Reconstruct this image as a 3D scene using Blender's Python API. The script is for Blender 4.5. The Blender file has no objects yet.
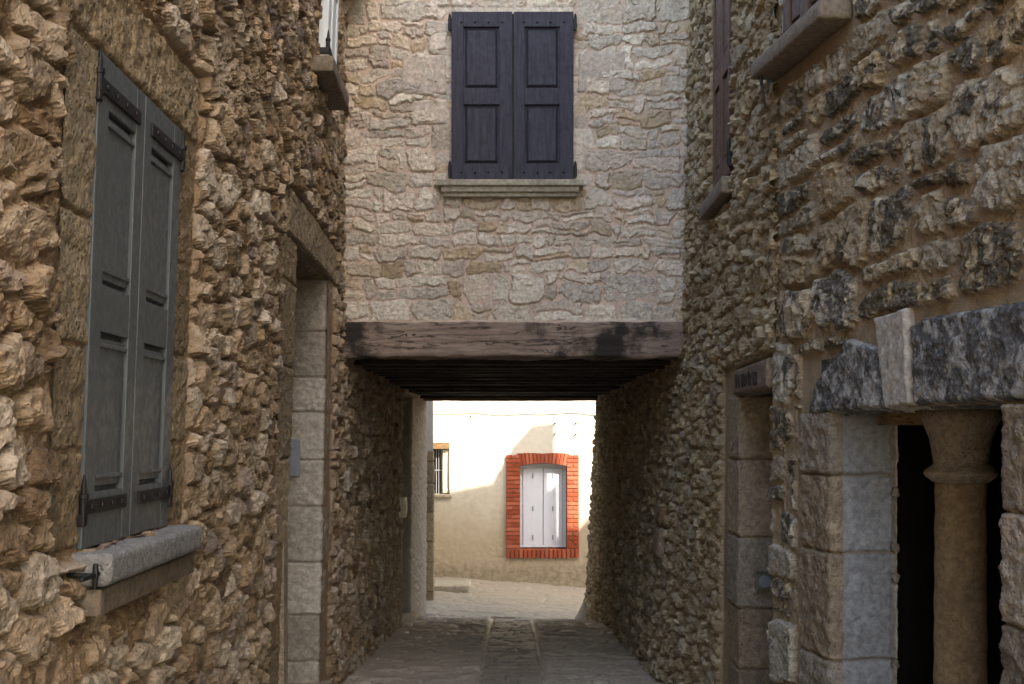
import bpy, bmesh, math, random
import numpy as np
from mathutils import Vector, Matrix, noise as mnoise

# All lengths in metres.  While building, z = 0 is the eye level; everything top-level is raised by LIFT at the end.
LIFT = 1.5
F = 1150.0                      # focal length in pixels of the 1024 wide frame
scene = bpy.context.scene
COL = scene.collection
rng = random.Random(7)
PI = math.pi
f32 = np.float32

# ------------------------------------------------------------------ numpy noise
def h2(i, j, seed):
    i = i.astype(np.int64); j = j.astype(np.int64)
    x = (i * 374761393 + j * 668265263 + seed * 2147483647 + 1013904223) & 0xFFFFFFFF
    x = ((x ^ (x >> 13)) * 1274126177) & 0xFFFFFFFF
    x = ((x ^ (x >> 16)) * 2246822519) & 0xFFFFFFFF
    x = x ^ (x >> 15)
    return (x & 0xFFFFFF).astype(np.float64) / 16777216.0

def pnoise(x, y, seed=0):
    xi = np.floor(x); yi = np.floor(y)
    fx = x - xi; fy = y - yi
    u = fx*fx*fx*(fx*(fx*6-15)+10); v = fy*fy*fy*(fy*(fy*6-15)+10)
    def g(a, b):
        t = h2(xi+a, yi+b, seed) * 2*PI
        return np.cos(t)*(fx-a) + np.sin(t)*(fy-b)
    n0 = g(0,0)*(1-u) + g(1,0)*u
    n1 = g(0,1)*(1-u) + g(1,1)*u
    return (n0*(1-v) + n1*v) * 1.5

def fbm(x, y, octs=4, seed=0, gain=.5):
    a = 1.0; s = 0; t = 0
    for o in range(octs):
        s = s + a*pnoise(x, y, seed+o*17); t += a
        x = x*2.03+11.7; y = y*2.03-5.3; a *= gain
    return s/t

def sstep(a, b, x):
    t = np.clip((x-a)/(b-a), 0, 1)
    return t*t*(3-2*t)

# ------------------------------------------------------------------ stone layouts -> dict(d, r1, r2, r3, cx, cy)
def voronoi_cells(S, Z, a, b, seed, jit=.75, wvar=.25):
    x = S/a; y = Z/b
    j0 = np.floor(y)
    best = np.full(S.shape, 1e9); px = np.zeros(S.shape); py = px.copy(); pw = px.copy(); bi = px.copy(); bj = px.copy()
    cand = []
    for dj in (-2,-1,0,1,2):
        j = j0+dj
        off = .5*(np.mod(j,2)) + .35*(h2(j, j*0+3, seed+5)-.5)
        i0 = np.floor(x-off)
        for di in (-1,0,1):
            i = i0+di
            qx = i+.5+off+jit*(h2(i,j,seed)-.5); qy = j+.5+jit*(h2(i,j,seed+1)-.5)
            w = wvar*h2(i,j,seed+2)
            dd = ((x-qx)*1.0)**2+(y-qy)**2 - w
            cand.append((qx,qy,w,dd))
            m = dd < best
            best = np.where(m, dd, best); px = np.where(m,qx,px); py = np.where(m,qy,py); pw=np.where(m,w,pw)
            bi = np.where(m,i,bi); bj = np.where(m,j,bj)
    d = np.full(S.shape, 1e9)
    for qx,qy,w,dd in cand:
        L = np.sqrt((qx-px)**2+(qy-py)**2)
        same = L < 1e-6
        # unequal scales: turn the scaled gap into metres along the joining line
        nx = (qx-px)/np.maximum(L,1e-6); ny = (qy-py)/np.maximum(L,1e-6)
        g = (dd-best)/(2*np.maximum(L,1e-6))
        sc = 1/np.sqrt((nx/a)**2+(ny/b)**2)
        d = np.where(same, d, np.minimum(d, g*sc))
    return dict(d=d, r1=h2(bi,bj,seed+7), r2=h2(bi,bj,seed+8), r3=h2(bi,bj,seed+9), id1=bi, id2=bj,
                dx=(x-px)*a, dy=(y-py)*b)

def coursed_cells(S, Z, hr, wr, seed, split=.25, cut=.03):
    R = random.Random(seed)
    zmin, zmax, smin, smax = Z.min()-.5, Z.max()+.5, S.min()-1, S.max()+1
    ze = [zmin]
    while ze[-1] < zmax: ze.append(ze[-1]+R.uniform(*hr))
    ze = np.array(ze)
    row = np.clip(np.searchsorted(ze, Z)-1, 0, len(ze)-2)
    z0 = ze[row]; z1 = ze[row+1]
    s0 = np.zeros(S.shape); s1 = np.zeros(S.shape); cid = np.zeros(S.shape)
    for r in np.unique(row):
        se = [smin-R.random()*.3]
        hh = ze[r+1]-ze[r]
        while se[-1] < smax: se.append(se[-1]+R.uniform(*wr)*(.6+.5*hh/(hr[1]))*(1 if R.random()<.72 else .5))
        se = np.array(se); m = row == r
        c = np.clip(np.searchsorted(se, S[m])-1, 0, len(se)-2)
        s0[m] = se[c]; s1[m] = se[c+1]; cid[m] = c
    # some cells hold two thinner stones one on the other
    q = h2(cid,row,seed+3); sp = (q < split)
    zm = z0+(z1-z0)*(.35+.3*h2(cid,row,seed+4))
    up = Z > zm
    z0n = np.where(sp & up, zm, z0); z1n = np.where(sp & ~up, zm, z1)
    cid2 = cid*2+np.where(sp & up, 1, 0)
    cx = (s0+s1)/2; cy = (z0n+z1n)/2; dx = S-cx; dy = Z-cy
    t = lambda k: (h2(cid2,row,seed+20+k)-.5)
    d = np.minimum(np.minimum(S-s0+t(0)*.35*dy, s1-S+t(1)*.35*dy), np.minimum(Z-z0n+t(2)*.12*dx, z1n-Z+t(3)*.12*dx))
    for k,(ax,ay) in enumerate(((-1,-1),(1,-1),(1,1),(-1,1))):
        ang = math.atan2(ay,ax)+t(4+k)*.9
        nx, ny = np.cos(ang), np.sin(ang)
        hw, hh = (s1-s0)/2, (z1n-z0n)/2
        corner = np.abs(nx)*hw+np.abs(ny)*hh
        cs = cut*(.3+2.0*h2(cid2,row,seed+30+k)**2)*np.clip(hh/.06,.4,1.4)
        d = np.minimum(d, corner-cs-(dx*nx+dy*ny))
    return dict(d=d, r1=h2(cid2,row,seed+7), r2=h2(cid2,row,seed+8), r3=h2(cid2,row,seed+9), id1=cid2, id2=row*1.0, dx=dx, dy=dy)

def chips(S, Z, size, seed, tilt):
    """small broken facets: every chip a tilted plane"""
    c = voronoi_cells(S, Z, size*1.25, size*.85, seed, .9, .3)
    a = 2*PI*c['r1']; g = tilt*(.2+c['r2'])
    return g*(np.cos(a)*c['dx']+np.sin(a)*c['dy']) + tilt*size*.35*(c['r3']-.5)

def stone_relief(S, Z, c, seed, gap=.01, bev=.025, prot=(.02,.07), facet=.25, chip=.0, rough=.004, mort=.004, mlevel=0., edge=.006, sharp=False, nf=4):
    d = c['d']-gap*(.4+1.2*c['r3']) + edge*fbm(S/.03, Z/.03, 3, seed+50)*2
    t = np.clip(d/bev, 0, 1)
    prof = np.clip(t,0,1)**.7 if sharp else np.sqrt(np.clip(1-(1-t)**2, 0, 1))
    top = prot[0]+(prot[1]-prot[0])*c['r1']
    fac = np.full(S.shape, 1e9)
    for k in range(nf):
        a = 2*PI*h2(c['id1'],c['id2'],seed+60+k); g = facet*(h2(c['id1'],c['id2'],seed+70+k))
        o = .022*h2(c['id1'],c['id2'],seed+80+k)
        fac = np.minimum(fac, o+g*(np.cos(a)*c['dx']+np.sin(a)*c['dy']))
    body = top+fac
    if chip: body = body + chips(S, Z, .065, seed+90, chip)+ chips(S, Z, .028, seed+95, chip*.45)
    body = body + rough*fbm(S/.04, Z/.04, 4, seed+97, .6)*2
    mo = mlevel+mort*fbm(S/.05, Z/.05, 4, seed+98, .6)*2
    hs = prof*(body-mlevel+.012)-.012+mlevel
    h = np.where(t > 0, np.maximum(hs, mo), mo)
    mask = sstep(-.001, .004, hs-mo)*(t > 0)
    return h, mask

# ------------------------------------------------------------------ object helpers
def tag(o, label, cat, group=None):
    o['label'] = label; o['category'] = cat
    if group: o['group'] = group
    return o

def thing(name, label, cat, loc, group=None):
    o = bpy.data.objects.new(name, None); COL.objects.link(o)
    o.location = loc; o.empty_display_size = .2
    return tag(o, label, cat, group)

def wloc(o):
    v = Vector(o.location)
    while o.parent: o = o.parent; v += Vector(o.location)
    return v

def link(name, me, mat, parent=None, loc=None, mtx=None):
    """mesh given in world coordinates; re-based on its parent (or on loc for a thing)"""
    o = bpy.data.objects.new(name, me); COL.objects.link(o)
    if mat: me.materials.append(mat)
    if 'st' not in me.color_attributes:
        at = me.color_attributes.new('st', 'FLOAT_COLOR', 'POINT')
        at.data.foreach_set('color', np.tile(np.array([rng.random(), .35+.4*rng.random(), 1., 1.], f32), len(me.vertices)))
    if mtx: me.transform(mtx)
    if parent:
        o.parent = parent
        me.transform(Matrix.Translation(-wloc(parent)))
    elif loc is not None:
        me.transform(Matrix.Translation(-Vector(loc))); o.location = loc
    return o

def np_mesh(name, V, quads, attr=None, smooth=True):
    me = bpy.data.meshes.new(name)
    used = np.zeros(len(V), bool); used[quads.ravel()] = True
    idx = np.cumsum(used)-1
    V = V[used]; quads = idx[quads]
    me.vertices.add(len(V)); me.vertices.foreach_set('co', V.astype(f32).ravel())
    nq = len(quads)
    me.loops.add(nq*4); me.loops.foreach_set('vertex_index', quads.astype(np.int32).ravel())
    me.polygons.add(nq); me.polygons.foreach_set('loop_start', np.arange(0,nq*4,4,dtype=np.int32))
    me.update(calc_edges=True)
    me.polygons.foreach_set('use_smooth', np.full(nq, smooth))
    if attr is not None:
        at = me.color_attributes.new('st', 'FLOAT_COLOR', 'POINT')
        A = np.ones((len(V),4), f32); A[:,:3] = attr[used]
        at.data.foreach_set('color', A.ravel())
    me.update(); me.validate()
    return me

def grid_quads(nr, nc, flip=False, keep=None):
    r, c = np.mgrid[0:nr-1, 0:nc-1]
    a = r*nc+c
    q = np.stack([a, a+1, a+nc+1, a+nc], -1).reshape(-1,4)
    if flip: q = q[:, ::-1]
    if keep is not None: q = q[keep.ravel()]
    return q

class Wall:
    """a wall standing on a plan line: s = the running coordinate, outward normal towards the alley"""
    def __init__(self, pos, nrm, flip): self.pos = pos; self.n = Vector(nrm).normalized(); self.flip = flip
    def P(self, s, z, n=0.):
        x, y = self.pos(np.asarray(s,float), np.asarray(z,float))
        return Vector((float(x)+self.n.x*n, float(y)+self.n.y*n, float(z)))
    def grid(self, S, Z, H):
        x, y = self.pos(S, Z)
        return np.stack([x+self.n.x*H, y+self.n.y*H, Z+0*S], -1).reshape(-1,3)
    def frame(self, s, z, n=0., s2=None):
        """local (along s, outwards, up) -> world"""
        o = self.P(s, z, n); s2 = s+.3 if s2 is None else s2
        ds = (self.P(s2, z)-self.P(s, z)).normalized()
        dz = (self.P(s, z+.5)-self.P(s, z)).normalized()
        m = Matrix.Identity(4)
        for i in range(3): m[i][0] = ds[i]; m[i][1] = self.n[i]; m[i][2] = dz[i]; m[i][3] = o[i]
        return m

def axis(*spec):
    """spec: start, (end, step), (end, step) ...; step may be a function"""
    out = [spec[0]]
    for end, st in spec[1:]:
        while out[-1] < end-1e-6:
            out.append(min(end, out[-1]+(st(out[-1]) if callable(st) else st)))
    return np.array(out)

def relief_wall(name, wall, s_ax, z_ax, hfun, mat, parent, holes=(), smooth=True):
    S, Z = np.meshgrid(s_ax, z_ax)
    H, A = hfun(S, Z)
    sc = (s_ax[:-1]+s_ax[1:])/2; zc = (z_ax[:-1]+z_ax[1:])/2
    SC, ZC = np.meshgrid(sc, zc); keep = np.ones(SC.shape, bool)
    for (a,b,c,d) in holes: keep &= ~((SC>a)&(SC<b)&(ZC>c)&(ZC<d))
    me = np_mesh(name, wall.grid(S,Z,H), grid_quads(len(z_ax), len(s_ax), wall.flip, keep), A.reshape(-1,3), smooth=smooth)
    return link(name, me, mat, parent)

def rect_d(S, Z, r):
    return np.minimum(np.minimum(S-r[0], r[1]-S), np.minimum(Z-r[2], r[3]-Z))

def poly_d(S, Z, poly):
    n = len(poly); d = np.full(S.shape, 1e9)
    area = sum(poly[i][0]*poly[(i+1)%n][1]-poly[(i+1)%n][0]*poly[i][1] for i in range(n))
    sg = 1 if area > 0 else -1
    for i in range(n):
        (x0,y0),(x1,y1) = poly[i], poly[(i+1)%n]
        L = math.hypot(x1-x0,y1-y0)
        d = np.minimum(d, sg*((x1-x0)*(Z-y0)-(y1-y0)*(S-x0))/L)
    return d

def dressed(name, wall, poly, mat, parent, prot=.035, res=.006, bev=.015, rough=.004, seed=1, tone=None, chip=.06, tool=0.):
    """one dressed or roughly squared stone set in the wall face"""
    xs = [p[0] for p in poly]; zs = [p[1] for p in poly]; e = .02
    sa = np.arange(min(xs)-e, max(xs)+e+res, res); za = np.arange(min(zs)-e, max(zs)+e+res, res)
    S, Z = np.meshgrid(sa, za)
    d = poly_d(S, Z, poly) + .004*fbm(S/.05, Z/.05, 3, seed)*2
    t = np.clip(d/bev, 0, 1)
    prof = np.sqrt(np.clip(1-(1-t)**2,0,1))
    body = prot + rough*fbm(S/.06, Z/.06, 5, seed+3, .62)*2.2
    if chip: body = body+chips(S, Z, .07, seed+6, chip)
    H = np.where(d > 0, prof*(body+.03)-.03, -.03+np.clip(d,-.02,0)*2)
    keep = (d[:-1,:-1] > -.012)
    r = random.Random(seed*13+5)
    A = np.zeros(S.shape+(3,)); A[...,0] = r.random() if tone is None else tone; A[...,1] = r.random(); A[...,2] = 1
    me = np_mesh(name, wall.grid(S,Z,H), grid_quads(len(za), len(sa), wall.flip, keep), A.reshape(-1,3))
    return link(name, me, mat, parent)

def jamb(name, plan, z0, z1, mat, parent, lean=0., seed=1, prot=.03, res=.012, bh=(.22,.42), flip=False, zres=None, gap=.006, rough=.005, tones=(0,1)):
    """a stack of dressed blocks following a plan line (front face, rounded arris, reveal)"""
    pts = []; 
    for (a,b) in zip(plan[:-1], plan[1:]):
        n = max(1, int(math.hypot(b[0]-a[0], b[1]-a[1])/res))
        for i in range(n): pts.append((a[0]+(b[0]-a[0])*i/n, a[1]+(b[1]-a[1])*i/n))
    pts.append(plan[-1]); P = np.array(pts)
    T = np.gradient(P, axis=0); T /= np.linalg.norm(T, axis=1)[:,None]
    Nn = np.stack([T[:,1], -T[:,0]], 1) * (-1 if flip else 1)
    k = np.array([1,2,3,2,1.])/9                                    # soften the arris
    Ns = np.stack([np.convolve(np.pad(Nn[:,i],2,mode='edge'), k, 'valid') for i in range(2)], 1)
    Ns /= np.linalg.norm(Ns,axis=1)[:,None]
    Ps = np.stack([np.convolve(np.pad(P[:,i],1,mode='edge'), [.25,.5,.25], 'valid') for i in range(2)], 1); Ps[0]=P[0]; Ps[-1]=P[-1]
    arc = np.concatenate([[0], np.cumsum(np.linalg.norm(np.diff(P,axis=0),axis=1))])
    za = np.arange(z0, z1+1e-6, zres or res*.7)
    S, Z = np.meshgrid(arc, za)
    R = random.Random(seed); ze = [z0]
    while ze[-1] < z1: ze.append(ze[-1]+R.uniform(*bh))
    if z1-ze[-2] < .1 and len(ze) > 2: ze[-2] = z1; ze.pop()
    ze[-1] = z1; ze = np.array(ze)
    Zw = Z + .006*fbm(S/.1, Z/.1, 2, seed)
    row = np.clip(np.searchsorted(ze, Zw)-1, 0, len(ze)-2)
    dj = np.minimum(Zw-ze[row], ze[row+1]-Zw)
    t = np.clip((dj-gap*.5)/.012, 0, 1)
    r1 = h2(row*1.0, row*0+1.0, seed+3); r2 = h2(row*1.0,row*0+2.0,seed+4)
    H = prot + (.008*(r1-.5)) + rough*fbm(S/.06,Z/.06,5,seed+5,.62)*2.2 + chips(S,Z,.08,seed+8,.05) - .016*(1-np.sqrt(np.clip(1-(1-t)**2,0,1)))
    A = np.zeros(S.shape+(3,)); A[...,0] = tones[0]+(tones[1]-tones[0])*r1; A[...,1] = r2; A[...,2] = sstep(0,.5,t)
    V = np.stack([Ps[None,:,0]+Ns[None,:,0]*H+lean*Z, Ps[None,:,1]+Ns[None,:,1]*H, Z], -1).reshape(-1,3)
    me = np_mesh(name, V, grid_quads(len(za), len(arc), flip), A.reshape(-1,3))
    return link(name, me, mat, parent)

# bmesh pieces, all in local (s, n, z)
def bbox(bm, a, b, bev=0.):
    g = bmesh.ops.create_cube(bm, size=1)['verts']
    for v in g:
        for i in range(3): v.co[i] = a[i]+(v.co[i]+.5)*(b[i]-a[i])
    if bev:
        es = list({e for v in g for e in v.link_edges})
        bmesh.ops.bevel(bm, geom=es, offset=bev, segments=2, affect='EDGES', profile=.5, clamp_overlap=True)

def frustum(bm, a, b, n0, n1, inset):
    """raised field: base rectangle a..b (s,z) at n0, top inset at n1"""
    q = [(a[0],a[1]),(b[0],a[1]),(b[0],b[1]),(a[0],b[1])]
    s = [(a[0]+inset,a[1]+inset),(b[0]-inset,a[1]+inset),(b[0]-inset,b[1]-inset),(a[0]+inset,b[1]-inset)]
    v0 = [bm.verts.new((p[0],n0,p[1])) for p in q]; v1 = [bm.verts.new((p[0],n1,p[1])) for p in s]
    bm.faces.new(v1); 
    for i in range(4): bm.faces.new((v0[i],v0[(i+1)%4],v1[(i+1)%4],v1[i]))

def lathe(bm, prof, segs=32, c=(0,0,0)):
    rings = []
    for r,z in prof:
        rings.append([bm.verts.new((c[0]+r*math.cos(2*PI*i/segs), c[1]+r*math.sin(2*PI*i/segs), c[2]+z)) for i in range(segs)])
    for a,b in zip(rings[:-1],rings[1:]):
        for i in range(segs): bm.faces.new((a[i],a[(i+1)%segs],b[(i+1)%segs],b[i]))
    bm.faces.new(rings[-1]); bm.faces.new(list(reversed(rings[0])))

def tube(bm, pts, r, segs=8):
    rings = []
    pts = [Vector(p) for p in pts]
    for k,p in enumerate(pts):
        t = (pts[min(k+1,len(pts)-1)]-pts[max(k-1,0)]).normalized()
        u = t.cross(Vector((0,0,1)) if abs(t.z)<.9 else Vector((1,0,0))).normalized(); w = t.cross(u)
        rr = r[k] if isinstance(r,(list,tuple)) else r
        rings.append([bm.verts.new(p+(u*math.cos(2*PI*i/segs)+w*math.sin(2*PI*i/segs))*rr) for i in range(segs)])
    for a,b in zip(rings[:-1],rings[1:]):
        for i in range(segs): bm.faces.new((a[i],a[(i+1)%segs],b[(i+1)%segs],b[i]))
    bm.faces.new(rings[-1]); bm.faces.new(list(reversed(rings[0])))

def fin(bm, name, mat, parent=None, mtx=None, loc=None, smooth=False, noise_amp=0, noise_scale=.1, sub=0):
    if sub:
        bmesh.ops.subdivide_edges(bm, edges=bm.edges[:], cuts=sub, use_grid_fill=True)
    bmesh.ops.recalc_face_normals(bm, faces=bm.faces[:])
    if noise_amp:
        bm.normal_update()
        off = Vector((rng.random()*50, rng.random()*50, rng.random()*50))
        mv = [(v, v.normal*noise_amp*(mnoise.fractal(v.co/noise_scale+off, .8, 2.1, 4))) for v in bm.verts]
        for v,dv in mv: v.co += dv
    me = bpy.data.meshes.new(name); bm.to_mesh(me); bm.free()
    if smooth:
        me.polygons.foreach_set('use_smooth', np.full(len(me.polygons), True))
    if mtx is not None:
        me.transform(mtx)
        if mtx.determinant() < 0: me.flip_normals()
    return link(name, me, mat, parent, loc)

def rough_slab(name, size, mat, parent, mtx, bev=.02, amp=.006, cell=.03, loc=None, scale=.08):
    """stone slab (s 0..L, n 0..D, z 0..T) with worn arrises"""
    bm = bmesh.new(); L,D,T = size
    bbox(bm, (0,0,0), (L,D,T), bev)
    for ax,ln in ((0,L),(1,D),(2,T)):
        for k in range(1, int(ln/cell)):
            co = [0,0,0]; no = [0,0,0]; co[ax] = k*cell; no[ax] = 1
            bmesh.ops.bisect_plane(bm, geom=bm.verts[:]+bm.edges[:]+bm.faces[:], plane_co=co, plane_no=no)
    return fin(bm, name, mat, parent, mtx, loc, smooth=True, noise_amp=amp, noise_scale=scale)

# ------------------------------------------------------------------ materials
def material(name):
    m = bpy.data.materials.new(name); m.use_nodes = True
    nt = m.node_tree; b = nt.nodes['Principled BSDF']
    return m, nt, b

def node(nt, typ, ins=None, **props):
    n = nt.nodes.new(typ)
    for k,v in props.items(): setattr(n, k, v)
    for k,v in (ins or {}).items():
        s = n.inputs[k]
        if isinstance(v, bpy.types.NodeSocket): nt.links.new(v, s)
        else: s.default_value = v
    return n

def c4(c): return (c[0],c[1],c[2],1)

def noise_tex(nt, vec, scale, detail=4, rough=.55, dist=0.):
    return node(nt, 'ShaderNodeTexNoise', {'Vector':vec,'Scale':scale,'Detail':detail,'Roughness':rough,'Distortion':dist}).outputs['Fac']

def mathn(nt, op, a, b=0., clamp=False):
    n = nt.nodes.new('ShaderNodeMath'); n.operation = op; n.use_clamp = clamp
    for i,v in enumerate((a,b)):
        if isinstance(v, bpy.types.NodeSocket): nt.links.new(v, n.inputs[i])
        else: n.inputs[i].default_value = v
    return n.outputs[0]

def mixc(nt, fac, a, b, mode='MIX'):
    n = nt.nodes.new('ShaderNodeMix'); n.data_type = 'RGBA'; n.blend_type = mode
    for s,v in ((n.inputs[0],fac),(n.inputs[6],a),(n.inputs[7],b)):
        if isinstance(v, bpy.types.NodeSocket): nt.links.new(v, s)
        else: s.default_value = v if not isinstance(v,tuple) else c4(v)
    return n.outputs[2]

def ramp(nt, fac, stops, interp='LINEAR'):
    n = nt.nodes.new('ShaderNodeValToRGB'); nt.links.new(fac, n.inputs[0]); cr = n.color_ramp; cr.interpolation = interp
    while len(cr.elements) < len(stops): cr.elements.new(.5)
    for e,(p,c) in zip(cr.elements, stops): e.position = p; e.color = c4(c)
    return n.outputs[0]

def smap(nt, v, a, b, lo=0., hi=1.):
    n = nt.nodes.new('ShaderNodeMapRange'); n.interpolation_type = 'SMOOTHSTEP'
    nt.links.new(v, n.inputs[0]); n.inputs[1].default_value = a; n.inputs[2].default_value = b
    n.inputs[3].default_value = lo; n.inputs[4].default_value = hi
    return n.outputs[0]

def stone_mat(name, cols, mortar, lichen=0., lichen_col=(.02,.019,.017), spread=.55, pits=.5, bump=.5, grime=.25, pale=.0, bscale=1., lth=.472):
    m, nt, b = material(name)
    vec = node(nt,'ShaderNodeTexCoord').outputs['Object']
    at = node(nt,'ShaderNodeAttribute', attribute_name='st').outputs['Color']
    sep = node(nt,'ShaderNodeSeparateColor', {0:at})
    R,G,B = sep.outputs[0], sep.outputs[1], sep.outputs[2]
    n1 = noise_tex(nt, vec, 7, 5, .6); n2 = noise_tex(nt, vec, 38, 5, .65); n3 = noise_tex(nt, vec, 2.2, 3, .5)
    f = mathn(nt,'ADD', R, mathn(nt,'MULTIPLY', mathn(nt,'SUBTRACT', n1, .5), spread))
    f = mathn(nt,'ADD', f, mathn(nt,'MULTIPLY', mathn(nt,'SUBTRACT', n2, .5), spread*.6), True)
    k = len(cols)
    col = ramp(nt, f, [(i/(k-1), c) for i,c in enumerate(cols)])
    val = mathn(nt,'ADD', mathn(nt,'MULTIPLY', G, .45), .74)
    val = mathn(nt,'MULTIPLY', val, smap(nt, n2, .3, .72, .72, 1.22))
    g = nt.nodes.new('ShaderNodeCombineColor')
    for i in range(3): nt.links.new(val, g.inputs[i])
    col = mixc(nt, 1., col, g.outputs[0], 'MULTIPLY')
    if pale:
        col = mixc(nt, mathn(nt,'MULTIPLY', smap(nt, noise_tex(nt, vec, 21, 4, .6), .55, .68), pale), col, (.52,.47,.4))
    if lichen:
        ln = noise_tex(nt, vec, 8.5, 7, .68, .5)
        th = mathn(nt,'ADD', ln, mathn(nt,'MULTIPLY', mathn(nt,'SUBTRACT', G, .5), .22))
        lm = mathn(nt,'MULTIPLY', smap(nt, th, lth, lth+.085), lichen)
        lm = mathn(nt,'MULTIPLY', lm, smap(nt, noise_tex(nt, vec, 60, 3, .6), .3, .55, .55, 1.))
        col = mixc(nt, lm, col, lichen_col)
    mcol = mixc(nt, smap(nt, noise_tex(nt, vec, 11, 5, .65), .3, .7), mortar, tuple(x*.72 for x in mortar))
    mcol = mixc(nt, mathn(nt,'MULTIPLY', smap(nt, n2, .52, .75), .35), mcol, tuple(min(1,x*1.5) for x in mortar))
    col = mixc(nt, B, mcol, col)
    if grime:
        col = mixc(nt, mathn(nt,'MULTIPLY', smap(nt, n3, .5, .72), grime), col, (.06,.05,.04))
    nt.links.new(col, b.inputs['Base Color'])
    b.inputs['Roughness'].default_value = .92; b.inputs['Specular IOR Level'].default_value = .25
    fine = noise_tex(nt, vec, 95*bscale, 6, .7)
    vo = node(nt,'ShaderNodeTexVoronoi', {'Vector':vec,'Scale':70*bscale,'Randomness':1.}).outputs['Distance']
    hgt = mathn(nt,'ADD', fine, mathn(nt,'MULTIPLY', smap(nt, vo, 0., .42), pits))
    hgt = mathn(nt,'ADD', hgt, mathn(nt,'MULTIPLY', n2, 1.1))
    bu = node(nt,'ShaderNodeBump', {'Strength':bump,'Distance':.012,'Height':hgt})
    nt.links.new(bu.outputs[0], b.inputs['Normal'])
    return m

def paint_mat(name, col, rough=.45, wear=.25, wear_col=(.2,.19,.17), var=.25, streak=True, bump=.12, spec=.4):
    m, nt, b = material(name)
    vec = node(nt,'ShaderNodeTexCoord').outputs['Object']
    mp = node(nt,'ShaderNodeMapping', {'Vector':vec,'Scale':(14,14,1.4)}).outputs[0]
    n1 = noise_tex(nt, mp, 4, 5, .6); n2 = noise_tex(nt, vec, 30, 5, .65)
    c = mixc(nt, smap(nt, n1, .3, .7), tuple(x*(1-var) for x in col), tuple(x*(1+var) for x in col))
    c = mixc(nt, mathn(nt,'MULTIPLY', smap(nt, n2, .62, .74), wear), c, wear_col)
    nt.links.new(c, b.inputs['Base Color'])
    nt.links.new(smap(nt, n2, .3, .7, rough-.1, rough+.15), b.inputs['Roughness'])
    b.inputs['Specular IOR Level'].default_value = spec
    h = mathn(nt,'ADD', noise_tex(nt, node(nt,'ShaderNodeMapping', {'Vector':vec,'Scale':(60,60,5)}).outputs[0], 3, 4, .6), mathn(nt,'MULTIPLY', n2, .5))
    bu = node(nt,'ShaderNodeBump', {'Strength':bump,'Distance':.004,'Height':h})
    nt.links.new(bu.outputs[0], b.inputs['Normal'])
    return m

def wood_mat(name, a, bcol, axis_x=True, dark=.0, rough=.8, bump=.5, stain=(.015,.012,.01), sscale=2.6):
    m, nt, b = material(name)
    vec = node(nt,'ShaderNodeTexCoord').outputs['Object']
    sc = (1.2,14,14) if axis_x else (14,14,1.2)
    mp = node(nt,'ShaderNodeMapping', {'Vector':vec,'Scale':sc}).outputs[0]
    n1 = noise_tex(nt, mp, 2.6, 7, .68, .5); n2 = noise_tex(nt, mp, 11, 5, .7)
    c = mixc(nt, smap(nt, n1, .33, .67), a, bcol)
    c = mixc(nt, mathn(nt,'MULTIPLY', smap(nt, n2, .52, .7), .6), c, tuple(x*.35 for x in a))
    if dark:
        ds = noise_tex(nt, vec, sscale, 5, .62)
        c = mixc(nt, mathn(nt,'MULTIPLY', smap(nt, ds, .49, .62), dark), c, stain)
    cn = noise_tex(nt, node(nt,'ShaderNodeMapping', {'Vector':vec,'Scale':((.9,8,8) if axis_x else (8,8,.9))}).outputs[0], 1.5, 4, .55, .8)
    crack = smap(nt, mathn(nt,'ABSOLUTE', mathn(nt,'SUBTRACT', cn, .5)), .003, .014)
    c = mixc(nt, mathn(nt,'MULTIPLY', mathn(nt,'SUBTRACT', 1., crack), .85), c, tuple(x*.12 for x in a))
    nt.links.new(c, b.inputs['Base Color']); b.inputs['Roughness'].default_value = rough
    b.inputs['Specular IOR Level'].default_value = .25
    hh = mathn(nt,'ADD', mathn(nt,'ADD', n1, mathn(nt,'MULTIPLY', n2,.6)), mathn(nt,'MULTIPLY', crack, .8))
    bu = node(nt,'ShaderNodeBump', {'Strength':bump,'Distance':.012,'Height':hh})
    nt.links.new(bu.outputs[0], b.inputs['Normal'])
    return m

def iron_mat():
    m, nt, b = material('black_iron')
    vec = node(nt,'ShaderNodeTexCoord').outputs['Object']
    n = noise_tex(nt, vec, 60, 5, .6)
    nt.links.new(mixc(nt, smap(nt,n,.45,.7), (.008,.008,.008), (.03,.022,.017)), b.inputs['Base Color'])
    b.inputs['Roughness'].default_value = .55; b.inputs['Metallic'].default_value = .3
    bu = node(nt,'ShaderNodeBump', {'Strength':.3,'Distance':.003,'Height':n}); nt.links.new(bu.outputs[0], b.inputs['Normal'])
    return m

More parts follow.
